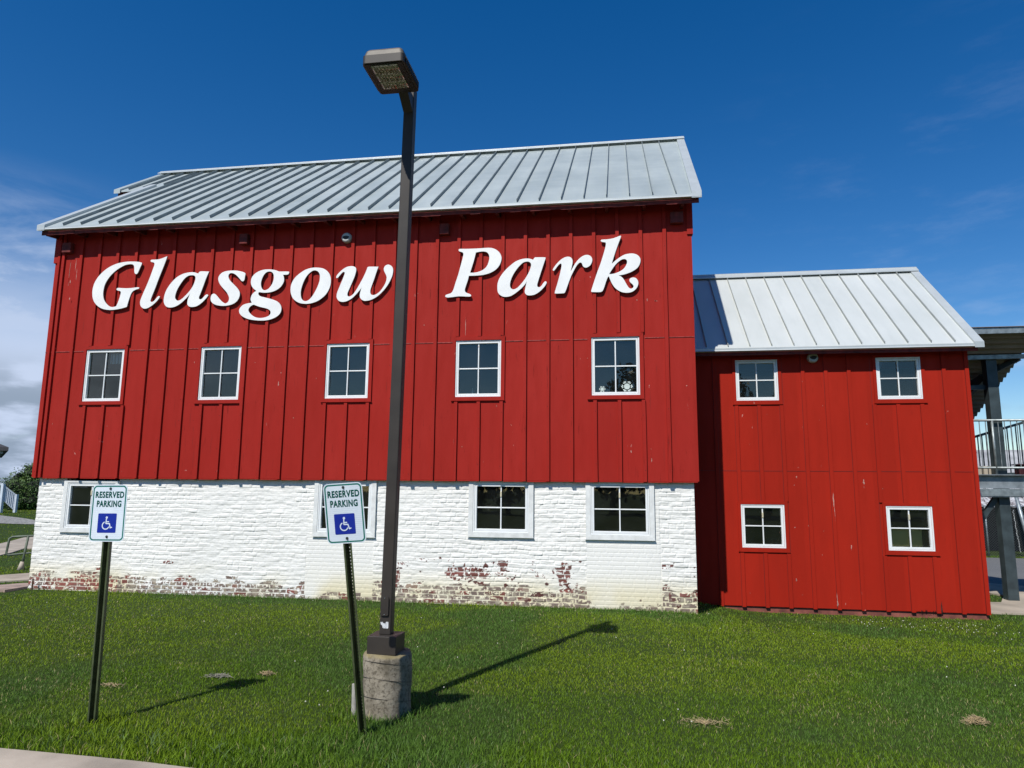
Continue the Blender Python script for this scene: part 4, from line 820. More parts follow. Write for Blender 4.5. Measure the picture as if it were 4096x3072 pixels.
# ================================================================ LAMP
def lamp():
    px_, py_ = -2.0, -5.50
    t = empty('street_lamp', (px_, py_, 0), 'tall dark bronze square pole parking lot lamp on a round concrete footing', 'street lamp')
    ft = MB(); n = 64; m_ = 26; r0 = .205
    vs = []; fs = []
    for j in range(m_+1):
        zz = -.08 + (.565)*j/m_
        for k in range(n):
            a = 2*math.pi*k/n
            r = r0 + .004*math.sin(3*a+j*.4) + .004*(mnoise.noise(Vector((math.cos(a)*4, math.sin(a)*4, zz*5))))
            for zs in (.115, .245, .36):                                  # spiral form joints
                dd = abs(zz-(zs+.05*math.sin(a+.6)*.8))
                if dd < .012: r -= .0025
            if j == m_: r -= .012
            vs.append((px_+.02+r*math.cos(a), py_-.0+r*math.sin(a), zz + (.006*math.sin(2*a) if j == m_ else 0)))
    for j in range(m_):
        for k in range(n): fs.append((j*n+k, j*n+(k+1) % n, (j+1)*n+(k+1) % n, (j+1)*n+k))
    fs.append(tuple(m_*n+k for k in range(n))); ft.add(vs, fs)
    fm = Mat('weathered_footing_concrete'); a = fm.noise(5, detail=8, rough=.75); b = fm.noise(38, detail=3, rough=.7); v = fm.noise(7, fm.pos((1, 1, .25)), 5)
    c = fm.mix(fm.ramp(a, .35, .65), (.17, .145, .105), (.34, .30, .235)); c = fm.mix(fm.ramp(b, .50, .62, 0, .75), c, (.09, .075, .055)); c = fm.mix(fm.ramp(v, .5, .7, 0, .6), c, (.10, .085, .06))
    sp = fm.n('ShaderNodeSeparateXYZ'); fm.l(fm.pos(), sp.inputs[0]); c = fm.mix(fm.math('MULTIPLY', fm.ramp(sp.outputs[2], .462, .480), fm.ramp(a, .35, .6, .1, .8)), c, (.25, .20, .08))
    fm.bump(fm.mix(.5, a, b), .7, .012); fm.col(c, .9, 0, .2); ft.build('footing', fm.m, t, smooth=True)
    se = MB()
    for z0 in (.12, .27, .40):
        pts = [(px_+.02+(r0+.0015)*math.cos(a), py_+(r0+.0015)*math.sin(a), z0-.045*math.cos(a-1.2)) for a in np.linspace(math.pi*1.0, math.pi*2.05, 30)]
        se.tube(pts, .0022, 5)
    se.build('form_joint', simple('dark_joint', (.06, .05, .04), .9), t)
    bc = MB(); bc.bbox(px_-.125, px_+.125, py_-.125, py_+.125, .485, .632, .004); bc.build('base_cover', M_BRONZE, t)
    po = MB(); po.bbox(px_-.049, px_+.049, py_-.049, py_+.049, .632, 5.65, .007); po.v = [(a+(c_-.632)*.0108, b, c_) for a, b, c_ in po.v]; po.build('pole', M_BRONZE, t)
    hc = MB()
    def rr(x0, x1, z0, z1, r, n=5):
        P = []
        for cx, cz, a0 in ((x1-r, z1-r, 0), (x0+r, z1-r, 90), (x0+r, z0+r, 180), (x1-r, z0+r, 270)):
            for k in range(n+1): a = R(a0+90*k/n); P.append((cx+r*math.cos(a), cz+r*math.sin(a)))
        return P
    hc.prism(rr(px_-.040, px_+.030, .79, .945, .014), py_-.064, py_-.049); hc.build('hand_hole_cover', M_BRONZE, t)
    for zz in (.80, .935): sc = MB(); sc.tube([(px_-.004, py_-.068, zz), (px_-.004, py_-.063, zz)], .0035, 8); sc.build('screw', M_GALV, t)
    st = MB(); r_ = random.Random(8); P = [(-.040, .752), (-.030, .748), (-.022, .755), (-.014, .740), (-.006, .744), (.002, .736), (.010, .752), (.030, .754), (.031, .712), (.028, .700), (-.012, .701), (-.020, .705), (-.024, .725), (-.036, .730)]
    st.prism([(px_+a+.0, b_+r_.uniform(-.002, .002)-.015) for a, b_ in P], py_-.0502, py_-.0492); st.build('torn_sticker', simple('torn_sticker_white', (.62, .64, .66), .5, 0, .15, 60), t)
    # head
    zb = 5.50; x0, x1 = px_-.165, px_+.205; y0, y1 = -6.185, -5.70
    x0, x1 = -2.172, -1.80
    hd = MB(); r = .03
    hd.slab(rr(x0, x1, y0, y1, r), zb, zb+.075); 
    top = [(p[0]*.0+((x0+x1)/2+(p[0]-(x0+x1)/2)*s_), (y0+y1)/2+(p[1]-(y0+y1)/2)*s_) for s_ in (.96,) for p in rr(x0, x1, y0, y1, r)]
    head = hd.build('head', M_BRONZE, t)
    tp = MB(); n_ = len(top); base = rr(x0+.006, x1-.006, y0+.006, y1-.006, r); t2 = rr(x0+.03, x1-.03, y0+.03, y1-.03, r)
    vs = [(a, b_, zb+.078) for a, b_ in base] + [(a, b_, zb+.12) for a, b_ in base[:0]] + [((a+c_)/2, (b_+d_)/2, zb+.125) for (a, b_), (c_, d_) in zip(base, t2)] + [(a, b_, zb+.142) for a, b_ in t2]
    n_ = len(base); fs = [(k, (k+1) % n_, n_+(k+1) % n_, n_+k) for k in range(n_)] + [(n_+k, n_+(k+1) % n_, 2*n_+(k+1) % n_, 2*n_+k) for k in range(n_)] + [tuple(2*n_+k for k in range(n_))]
    tp.add(vs, fs); tp.build('top_cap', simple('sun_faded_bronze', (.115, .10, .078), .55, .1, .2, 9), head)
    for sx_ in (x0-.010, x1-.004):
        fi = MB(); fi.box(sx_+.004, sx_+.010, y0+.05, y0+.05+16*.0235+.01, zb+.006, zb+.064)
        for k in range(17):
            yy = y0+.05+k*.0235; fi.bbox(sx_, sx_+.014, yy, yy+.010, zb+.004, zb+.066, .002)
        fi.build('cooling_fins', M_BRONZE, head)
    # recessed optics
    rc = MB(); lx0, lx1, ly0, ly1 = -2.105, -1.868, -6.150, -5.79
    rc.box(x0+.02, x1-.02, y0+.02, y1-.02, zb-.006, zb-.0005); rc.build('lens_bezel', M_BLACK, head)
    le = MB()
    for q in range(3):
        ya = ly0+(ly1-ly0)/3*q; yb = ya+(ly1-ly0)/3-.006
        le.box(lx0, lx1, ya, yb, zb-.012, zb-.0065)
        for i in range(8):
            for j in range(5):
                cx = lx0+.018+i*(lx1-lx0-.036)/7; cy = ya+.012+j*(yb-ya-.024)/4
                b_ = bmesh.new(); bmesh.ops.create_icosphere(b_, subdivisions=1, radius=.0095); 
                for v in b_.verts: v.co = Vector((v.co.x+cx, v.co.y+cy, v.co.z*.8+zb-.013))
                le.frombm(b_)
    lm = Mat('led_optic'); lm.col(lm.mix(lm.ramp(lm.noise(60, detail=2), .4, .6), (.16, .155, .12), (.52, .50, .40)), .15, .35, .8); le.build('lens', lm.m, head, smooth=True)
    ar = MB(); ar.prism([], 0, 0) if 0 else None
    ar.xprism([(y1-.02, zb+.06), (y1-.02, zb+.0), (-5.549, zb-.11), (-5.549, zb+.05)], px_+.005, px_+.095); ar.build('bracket', M_BRONZE, t)
lamp()
pp = MB(); pp.tube([(-2.222, -5.60, -.05), (-2.228, -5.60, .24)], .022, 14)
tag(pp.build('pipe_stub', simple('grey_pipe', (.45, .43, .38), .7, 0, .2), smooth=False), 'short pale plastic pipe stub against the lamp footing behind the sign post', 'pipe')

# ================================================================ PARKING SIGNS
def text_mesh(body, size, sx_, off):
    cu = bpy.data.curves.new('t', 'FONT'); cu.body = body; cu.size = size; cu.align_x = 'CENTER'; cu.offset = off+.0006; cu.extrude = .0004; cu.space_character = 1.12
    ob = bpy.data.objects.new('t', cu); COL.objects.link(ob); dg = bpy.context.evaluated_depsgraph_get()
    me = bpy.data.meshes.new_from_object(ob.evaluated_get(dg)); bpy.data.objects.remove(ob); bpy.data.curves.remove(cu)
    vs = [(v.co.x*sx_, v.co.y, v.co.z) for v in me.vertices]; fs = [tuple(p.vertices) for p in me.polygons]; bpy.data.meshes.remove(me)
    return vs, fs
def rrect(w, h, r, n=7):
    P = []
    for cx, cz, a0 in ((w/2-r, h/2-r, 0), (-w/2+r, h/2-r, 90), (-w/2+r, -h/2+r, 180), (w/2-r, -h/2+r, 270)):
        for k in range(n+1): a = R(a0+90*k/n); P.append((cx+r*math.cos(a), cz+r*math.sin(a)))
    return P
def sheeting():
    m = Mat('reflective_sheeting'); sp = m.n('ShaderNodeSeparateXYZ'); tc_ = m.n('ShaderNodeTexCoord'); m.l(tc_.outputs['Object'], sp.inputs[0])
    wv = m.math('SINE', m.math('MULTIPLY', sp.outputs[2], 430), 0); n_ = m.noise(7, detail=4)
    f = m.math('MULTIPLY', m.ramp(wv, -1, 1, 0, .6), m.ramp(n_, .35, .6))
    m.col(m.mix(f, (.68, .76, .82), (.50, .58, .67)), .35, 0, .5); return m.m
M_SHEET = sheeting()
M_GRN = simple('sign_green', (.0, .15, .115), .4, 0, .05)
M_BLU = simple('sign_blue', (.004, .022, .30), .4, 0, .04)
M_SWH = simple('sign_white', (.66, .74, .82), .4, 0, .03)
def parking_sign(base, c, xax, lab):
    base = Vector(base); c = Vector(c); xa = Vector(xax).normalized()
    zax = (c-base); 
    t = empty('parking_sign', base, lab, 'sign', 'reserved parking signs on green posts')
    za = Vector((c.x-base.x, c.y-base.y, c.z-base.z)).normalized(); xa = (xa - za*xa.dot(za)).normalized(); ya = za.cross(xa)          # ya points away from the camera
    Mx = Matrix(((xa.x, ya.x, za.x, c.x), (xa.y, ya.y, za.y, c.y), (xa.z, ya.z, za.z, c.z), (0, 0, 0, 1)))
    def put(mb, name, mat, par, smooth=False):
        o = mb.build(name, mat, None, smooth=smooth); o.matrix_world = Mx; o.matrix_basis = Mx
        o.parent = par; o.matrix_parent_inverse = world_of(par).inverted(); return o
    w, h = .3048, .4572
    pn = MB(); P = rrect(w, h, .038); pn.prism(P, 0, .002); panel = put(pn, 'panel', M_SHEET, t)
    bd = MB(); A = rrect(w-.016, h-.016, .032); B = rrect(w-.037, h-.037, .023); n = len(A)
    bd.add([(a, -.0005, b) for a, b in A]+[(a, -.0005, b) for a, b in B], [(k, (k+1) % n, n+(k+1) % n, n+k) for k in range(n)]); put(bd, 'border', M_GRN, panel)
    for body, zz, sz, wd in (('RESERVED', .124, .068, .248), ('PARKING', .051, .068, .214)):
        vs, fs = text_mesh(body, sz, 1., .0022); xw = max(v[0] for v in vs)-min(v[0] for v in vs); k_ = wd/xw
        lt = MB(); lt.add([(a*k_+.001, -.0009-b2*0, b+zz) for a, b, b2 in vs], fs); put(lt, 'lettering', M_GRN, panel)
    bl = MB(); q = .106*1.2; bl.prism([(a-.004, b-.081) for a, b in rrect(.160, .155, .007, 3)], -.0012, -.0002); put(bl, 'blue_square', M_BLU, panel)
    sy = MB(); ox, oz, k = -.006, -.080, .00033
    def P2(u, v): return (ox+(u-660)*k, oz-(v-1075)*k*.95)
    def disc(u, v, r, y): sy.prism([(P2(u, v)[0]+r*math.cos(2*math.pi*i/16), P2(u, v)[1]+r*math.sin(2*math.pi*i/16)) for i in range(16)], y, -.0012)
    def line(a, b, w_, y):
        A_, B_ = Vector(P2(*a)), Vector(P2(*b)); d = (B_-A_).normalized(); p = Vector((-d.y, d.x))*w_
        sy.prism([tuple(A_+p), tuple(A_-p), tuple(B_-p), tuple(B_+p)], y, -.0012)
    disc(655, 937, .0092, -.0020); line((650, 950), (643, 1092), .0042, -.0021); line((645, 1043), (722, 1043), .0040, -.0022); line((640, 1088), (742, 1092), .0046, -.0023); line((735, 1085), (768, 1205), .0046, -.0024); line((758, 1203), (812, 1180), .0040, -.0025)
    cx, cz = P2(643, 1140); ro, ri = .0335, .0250; a0, a1 = R(112), R(342)
    pts = [(cx+ro*math.cos(a0+(a1-a0)*i/26), cz+ro*math.sin(a0+(a1-a0)*i/26)) for i in range(27)]; pin = [(cx+ri*math.cos(a0+(a1-a0)*i/26), cz+ri*math.sin(a0+(a1-a0)*i/26)) for i in range(27)]
    sy.add([(a, -.0026, b) for a, b in pts+pin], [(i, i+1, 28+i, 27+i) for i in range(26)])
    put(sy, 'wheelchair_symbol', M_SWH, panel)
    for zz in (.196, -.190):
        bo = MB(); bo.tube([(0.004, -.008, zz), (.004, .0, zz)], .0078, 6); bo.tube([(0.004, -.002, zz), (.004, -.0005, zz)], .011, 16); put(bo, 'bolt', M_BOLT, panel)
    # U-channel post, open towards the viewer, holed web at the back
    L = (c-base).length; zt = -.02; zbm = -L-.25
    po = MB(); fl_, dp, hw = .0135, .055, .0190
    for q in (-1, 1):
        po.box(min(q*hw, q*(hw+fl_)), max(q*hw, q*(hw+fl_)), .004, .0065, zbm, zt+.22)
        a = [(q*hw, .0066), (q*(hw+.0025), .0066), (q*(hw-.0035), .004+dp), (q*(hw-.006), .004+dp)]
        po.slab(a, zbm, zt+.22)
    xs0, xs1 = -hw+.006, hw-.006; holes = []; zz = -L+.02
    while zz < -.26: holes.append((-.0042, .0042, zz, zz+.0085)); zz += .0254
    po.wall(xs0, xs1, zbm, zt+.22, holes, .004+dp-.0025, .004+dp); put(po, 'post', M_POSTG, t)
parking_sign((-4.127, -6.255, -.0), (-4.142, -6.26, 1.639), (1, .06, -.012), 'upright reserved parking sign on a green post nearest the left edge')
parking_sign((-1.960, -6.095, -.0), (-2.072, -6.365, 1.669), (1, .04, .112), 'leaning reserved parking sign on a crooked green post beside the lamp')

# ================================================================ STEEL STAIR TOWER (right edge)
tw = empty('stair_platform', (7.45, 3.84, -.25), 'galvanised steel outdoor stair platform with canopy beyond the wing', 'stair platform')
yb = 3.74
m_ = MB(); m_.box(7.36, 7.555, 3.76, 3.95, -.2, 4.62); m_.build('post', M_GALVD, tw)
m_ = MB(); m_.box(7.28, 7.66, 3.70, 4.02, -.235, -.20); m_.build('base_plate', M_GALVD, tw)
m_ = MB(); m_.box(11.3, 11.5, 3.76, 3.95, -.3, 4.7); m_.build('post', M_GALVD, tw)
m_ = MB(); m_.box(6.1, 12, yb-.11, yb+.0, 2.235, 2.252); m_.box(6.1, 12, yb-.012, yb, 1.98, 2.235); m_.build('platform_beam', simple('galv_channel', (.28, .31, .33), .5, .45, .2, 6), tw)
m_ = MB(); m_.box(6.1, 12, yb-.115, yb-.10, 1.83, 1.955); m_.box(6.1, 12, yb-.10, yb+.02, 1.955, 1.972); m_.box(6.1, 12, yb-.10, yb+.2, 1.81, 1.828); m_.build('platform_angle', M_GALV, tw)
m_ = MB(); m_.box(6.1, 12, yb, 6.2, 2.19, 2.235); m_.build('deck', M_GALVD, tw)
for xx in (7.27, 7.36): m_ = MB(); m_.tube([(xx, yb-.06, 2.215), (xx, yb-.06, 2.236)], .014, 6); m_.build('bolt', M_GALV, tw)
m_ = MB(); m_.bar((7.36, 3.85, 1.82), (6.75, 3.85, .95), .09, .09); m_.build('knee_brace', M_GALVD, tw)
rl = MB(); rl.tube([(6.1, yb-.05, 3.325), (12, yb-.05, 3.325)], .024, 10); rl.tube([(6.1, yb-.05, 2.385), (12, yb-.05, 2.385)], .022, 10)
rail = rl.build('front_railing', M_GALV, tw, smooth=True)
m_ = MB(); m_.tube([(7.33, yb-.05, 2.25), (7.33, yb-.05, 3.33)], .024, 10); m_.build('rail_post', M_GALV, rail, smooth=True)
for k in range(16):
    xx = 6.75+.1145*k
    if abs(xx-7.33) < .05: continue
    m_ = MB(); m_.tube([(xx, yb-.05, 2.385), (xx, yb-.05, 3.32)], .0085, 6); m_.build('baluster', M_GALV, rail)
# rear stair railing climbing to the right
rr_ = MB(); rr_.bar((7.35, 5.0, 3.02), (10.5, 5.0, 4.0), .045, .05); rr_.bar((7.35, 5.0, 3.02), (7.02, 5.0, 2.45), .045, .05); rr_.bar((7.25, 5.0, 2.72), (7.6, 5.0, 2.76), .03, .035); rr_.bar((7.4, 5.0, 2.29), (10.5, 5.0, 2.35), .04, .045)
rear = rr_.build('rear_railing', M_GALVD, tw)
for k in range(30):
    xx = 7.14+.085*k; zt = 3.02+(xx-7.35)*.311 if xx > 7.35 else 3.02+(xx-7.35)*1.7
    m_ = MB(); m_.bar((xx, 5.0, 2.25), (xx, 5.0, zt), .018 if k % 9 else .05, .018, (0, 1, 0)); m_.build('baluster', M_GALVD, rear)
# canopy
m_ = MB(); m_.bar((6.0, 3.74, 4.60), (12.0, 3.74, 4.66), .08, .085); m_.build('canopy_beam', M_GALV, tw)
m_ = MB(); m_.bar((6.0, 3.02, 5.00), (12.0, 3.02, 5.035), .03, .115); m_.build('canopy_fascia', M_GALV, tw)
cs = MB(); slp = -.50; y0c, z0c = 2.98, 5.07; ncor = 120; xs2 = (6.05, 12.)
prof = []
for i in range(ncor*4+1):
    yy = y0c + 5.6*i/(ncor*4); zz = z0c+slp*(yy-y0c) + .03*math.sin(i*math.pi/4*.62)
    prof.append((yy, zz))
XE = lambda yy: 12. if yy < 3.75 else 8.05
vs = []; fs = []
for yy, zz in prof: vs += [(6.05, yy, zz), (XE(yy), yy, zz)]
for i in range(len(prof)-1): fs.append((2*i, 2*i+1, 2*i+3, 2*i+2))
b0 = len(vs)
for yy, zz in prof: vs += [(6.05, yy, zz+.004), (XE(yy), yy, zz+.004)]
for i in range(len(prof)-1): fs.append((b0+2*i+1, b0+2*i, b0+2*i+2, b0+2*i+3))
cs.add(vs, fs); cs.build('corrugated_canopy', simple('brownish_corrugated_steel', (.21, .185, .17), .6, .1, .1, 3), tw, smooth=True, recalc=False)
m_ = MB(); m_.bar((8.0, 3.8, 4.60), (7.0, 4.9, 3.95), .08, .10); m_.bar((7.45, 3.9, 4.02), (6.2, 3.9, 4.02), .06, .09); m_.bar((7.5, 4.2, 4.28), (6.6, 6.3, 2.7), .10, .16); m_.build('rafter', M_GALVD, tw)
# things standing on the platform
m_ = MB(); m_.bbox(7.03, 7.22, 4.0, 4.15, 2.236, 2.42, .006); m_.bbox(7.25, 7.5, 4.0, 4.15, 2.236, 2.43, .006)
tag(m_.build('concrete_block', M_CONC), 'pale concrete blocks standing on the steel platform behind the railing', 'block')
m_ = MB(); m_.bbox(8.0, 8.35, 4.2, 4.4, 2.236, 2.46, .02); m_.bbox(7.97, 8.38, 4.17, 4.43, 2.46, 2.48, .005)
tag(m_.build('planter_box', simple('dark_red_plastic', (.05, .008, .01), .5)), 'dark red box on the steel platform at the right edge', 'box')

# ---- chain link fence and sheds far right
fy = 15.6; zf = -.25
fe = empty('chain_link_fence', (13, fy, zf), 'grey chain link fence across the far side of the asphalt', 'fence')
for xx, r_0, hh in ((12.6, .028, 1.75), (13.22, .028, 1.75), (15.4, .028, 1.75), (11.2, .028, 1.75), (9.6, .028, 1.75)):
    m_ = MB(); m_.tube([(xx, fy, zf-.1), (xx, fy, zf+hh)], r_0, 10); m_.build('fence_post', M_GALV, fe, smooth=True)
m_ = MB(); m_.tube([(7.5, fy, zf+1.72), (18, fy, zf+1.72)], .018, 8); m_.build('top_rail', M_GALV, fe, smooth=True)
m_ = MB(); st = .085; wz = .0022
x = 8.0
while x < 17:
    for s_ in (-1, 1):
        a = (x, fy-.03, zf); b = (x+s_*1.7, fy-.03, zf+1.7); m_.bar(a, b, .0045, .0045, (0, 1, 0))
    x += st
m_.build('wire_mesh', simple('wire', (.16, .17, .17), .5, .4), fe)
gt = empty('fence_gate', (13.75, fy-.15, zf), 'tall leaning steel gate post and gate frame at the fence', 'gate')
m_ = MB(); m_.tube([(13.62, 14.9, zf), (13.50, 15.4, 2.05)], .06, 12); m_.build('gate_post', M_GALV, gt, smooth=True)
m_ = MB(); P = [(13.9, 15.3, zf+.2), (13.9, 15.3, zf+1.7), (16, 15.3, zf+1.7), (16, 15.3, zf+.2), (13.9, 15.3, zf+.2)]
for a, b in zip(P, P[1:]): m_.tube([a, b], .025, 8)
m_.tube([(13.9, 15.3, zf+.95), (16, 15.3, zf+.95)], .018, 8); m_.build('gate_frame', M_GALV, gt, smooth=True)
ch = MB(); r_ = random.Random(2)
for k in range(26): ch.tube([(13.30+.004*k+r_.uniform(-.01, .01), 15.2, 1.35-k*.055), (13.30+.004*k+r_.uniform(-.02, .02), 15.2, 1.31-k*.055)], .012, 5)
tag(ch.build('hanging_chain', simple('bright_chain', (.6, .62, .6), .4, .4)), 'pale chain hanging beside the gate post', 'chain')
sh = empty('open_shed', (14, 19, zf), 'low open shed with a dark inside and a streaked pale metal roof', 'shed')
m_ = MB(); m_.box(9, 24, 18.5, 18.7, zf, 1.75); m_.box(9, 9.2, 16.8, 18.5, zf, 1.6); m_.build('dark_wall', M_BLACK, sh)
sm_ = Mat('streaked_shed_roof'); f = sm_.noise(6, sm_.pos((1, .2, .2)), 4, .7); sm_.col(sm_.mix(sm_.ramp(f, .42, .55), (.16, .13, .12), (.66, .66, .65)), .6, .1)
m_ = MB()
for k in range(56):
    x = 9+k*.28; m_.add([(x, 16.6, 1.42+.02*(k % 2)), (x+.28, 16.6, 1.42+.02*((k+1) % 2)), (x+1.0+.28, 19.6, 2.15), (x+1.0, 19.6, 2.15)], [(0, 1, 2, 3)])
    m_.bar((x, 16.62, 1.45), (x+1.0, 19.6, 2.18), .02, .03)
m_.build('roof', sm_.m, sh)
rb = empty('red_outbuilding', (16, 24, zf), 'faded red outbuilding with a grey roof behind the low shed', 'building')
m_ = MB(); m_.box(8, 30, 23, 23.4, zf, 2.30); m_.build('wall', simple('faded_red_wall', (.40, .08, .05), .8, 0, .3, 2), rb)
m_ = MB(); m_.add([(7.6, 22.6, 2.22), (30, 22.6, 2.22), (30, 27, 4.1), (7.6, 27, 4.1), (7.6, 22.6, 2.12), (30, 22.6, 2.12)], [(0, 1, 2, 3), (0, 1, 5, 4)]); m_.build('roof', simple('grey_shed_roof', (.40, .40, .40), .6, 0, .2, 1), rb)

# ================================================================ LEFT SIDE
sl = MB(); sl.slab([(-11.25, -.30), (-10.72, -.36), (-10.72, .55), (-11.15, .50), (-11.45, .05)], -.05, .045)
tag(sl.build('stone_slab', simple('reddish_slab', (.36, .26, .21), .85, 0, .2, 4, bump=.5)), 'flat reddish slab lying in the grass against the left corner of the barn', 'slab')
pi = MB(); pi.tube([(-10.50, -.02, -.05), (-10.495, -.02, .20)], .014, 8)
tag(pi.build('iron_stake', simple('rusty_iron', (.10, .06, .035), .8)), 'short rusty stake standing before the left end of the brick base', 'stake')
hr = empty('pipe_handrail', (-13.26, 2.63, 0), 'grey green pipe handrail beside the path left of the barn', 'handrail')
M_PIPE = simple('grey_green_pipe', (.12, .15, .11), .6, .1, .2, 8)
m_ = MB(); m_.tube([(-13.26, 2.63, .0), (-13.20, 2.66, .74)], .026, 10); m_.build('rail_post', M_PIPE, hr, smooth=True)
m_ = MB(); m_.tube([(-10.8, 3.9, .84), (-13.20, 2.66, .74), (-13.45, 2.50, .725), (-13.50, 2.48, .69), (-13.52, 2.46, .36), (-13.48, 2.48, .33), (-13.22, 2.66, .36), (-10.8, 3.9, .47)], .024, 10); m_.build('rail', M_PIPE, hr, smooth=True)
m_ = MB(); m_.tube([(-13.27, 2.62, -.02), (-13.25, 2.63, .18)], [.075, .035], 12); m_.build('collar', M_CONC, hr, smooth=True)
kw = MB(); kw.xprism([], 0, 0) if 0 else None
kw.add([(-13.05, 2.7, -.05), (-10.8, 3.8, -.05), (-10.8, 3.8, .36), (-13.05, 2.7, .20), (-13.15, 2.9, -.05), (-10.9, 4.0, -.05), (-10.9, 4.0, .36), (-13.15, 2.9, .20)], [(0,1,2,3), (7,6,5,4), (0,4,5,1), (1,5,6,2), (2,6,7,3), (3,7,4,0)])
tag(kw.build('curb_wall', simple('grey_curb_concrete', (.27, .26, .23), .85, 0, .15, 3)), 'low concrete ramp wall behind the pipe handrail', 'wall')
# far house corner with white stairs
def far(px_, py_px, d):
    """direction through a pixel, at ground distance d from the viewpoint (design-time numbers baked as metres below)"""
D0 = Vector((-.6915, .7224)).normalized()
hx, hy = -33.6, 24.1
ho = empty('white_house', (-37.5, 24.5, .5), 'white house with a dark roof edge at the far left', 'house')
ft_ = [(-48, 22.4), (-35.0, 23.9), (-44.5, 33), (-56, 31)]; cx_, cy_ = -45.5, 27.6
ins = lambda k: [(cx_+(a-cx_)*k, cy_+(b-cy_)*k) for a, b in ft_]
m_ = MB(); m_.slab(ins(.88), .3, 3.75); m_.build('wall', simple('house_siding', (.55, .57, .59), .7), ho)
m_ = MB(); e_ = ft_; i_ = ins(.2); m_.add([(a, b, 3.86) for a, b in e_]+[(a, b, 4.06) for a, b in e_]+[(a, b, 6.0) for a, b in i_], [(3, 2, 1, 0)]+[(k, (k+1) % 4, 4+(k+1) % 4, 4+k) for k in range(4)]+[(4+k, 4+(k+1) % 4, 8+(k+1) % 4, 8+k) for k in range(4)]+[(8, 9, 10, 11)])
m_.build('roof', simple('dark_shingle', (.035, .035, .04), .85, 0, .2, 8), ho)
m_ = MB(); m_.slab(ins(.95), 3.70, 3.86); m_.build('frieze', simple('pale_frieze', (.30, .32, .32), .7), ho)
sr = empty('white_stair_rail', (-31.1, 20.4, .5), 'white baluster stair railing in front of the dark shrub', 'railing')
M_VIN = simple('railing_vinyl', (.55, .60, .66), .5, 0, .04)
# stair descends to the right in the picture, i.e. along +x
A = Vector((-31.33, 20.14, 0)); B = Vector((-30.90, 20.57, 0)); za, zb_ = 1.50, .98; hb = .85
h0 = float(gh(A.x, A.y)); h1 = float(gh(B.x, B.y))
m_ = MB(); m_.box(A.x-.07, A.x+.07, A.y-.07, A.y+.07, h0, h0+1.45); m_.build('newel_post', M_VIN, sr)
m_ = MB(); m_.box(B.x-.065, B.x+.065, B.y-.065, B.y+.065, h1, h1+.93); m_.build('newel_post', M_VIN, sr)
m_ = MB(); m_.bar((A.x, A.y, h0+1.38), (B.x, B.y, h1+.86), .08, .07); m_.build('top_rail', M_VIN, sr)
m_ = MB(); m_.bar((A.x, A.y, h0+.72), (B.x, B.y, h1+.10), .06, .06); m_.build('bottom_rail', M_VIN, sr)
for k in range(1, 8):
    f = k/8; p = A.lerp(B, f); m_ = MB(); zl_ = h0+.72+(h1+.10-h0-.72)*f; zu = h0+1.38+(h1+.86-h0-1.38)*f
    m_.box(p.x-.028, p.x+.028, p.y-.028, p.y+.028, zl_, zu); m_.build('baluster', M_VIN, sr)
m_ = MB(); m_.bar((A.x, A.y, h0+1.45), (A.x-4, A.y-.4, h0+1.45), .08, .07); m_.bar((A.x, A.y, h0+.75), (A.x-4, A.y-.4, h0+.75), .06, .12); m_.build('landing_rail', M_VIN, sr)
m_ = MB(); m_.box(A.x-4, A.x-.1, A.y-.3, A.y+.6, h0+.55, h0+.72); m_.build('landing', M_VIN, sr)

# ---- foliage
def leafmat(name, a, b, c):
    m = Mat(name); g = m.n('ShaderNodeNewGeometry'); r_ = m.n('ShaderNodeMapRange'); m.l(g.outputs['Random Per Island'], r_.inputs[0])
    n_ = m.noise(.9, detail=3)
    col = m.mix(g.outputs['Random Per Island'], a, b); col = m.mix(m.ramp(n_, .45, .7, 0, .6), col, c)
    m.col(col, .55, 0, .35); m.b.inputs['Subsurface Weight'].default_value = 0
    return m.m
def crown(mb, blobs, n, leaf, seed):
    g = np.random.default_rng(seed); tot = sum(b[3]**2*b[4] for b in blobs)
    for (cx, cy, cz, r, sq) in blobs:
        k = int(n*(r*r*sq)/tot)
        d = g.normal(size=(k, 3)); d /= np.linalg.norm(d, axis=1)[:, None]
        rad = r*(.55+.5*g.random(k)**.5)*(.85+.3*np.array([mnoise.noise(Vector(v)*2.3+Vector((cx, cy, cz))) for v in d])+.0)
        P = d*rad[:, None]; P[:, 2] *= sq; P += (cx, cy, cz)
        for p, dd in zip(P, d):
            u = Vector(g.normal(size=3)).normalized(); w = Vector(dd)+Vector(g.normal(size=3))*.55; w.normalize(); u = (u-w*u.dot(w)).normalized(); v = w.cross(u); s_ = leaf*(.6+.8*g.random())
            c_ = Vector(p); mb.add([c_-u*s_*.5, c_+v*s_*.32, c_+u*s_*.6, c_-v*s_*.32], [(0, 1, 2, 3)])
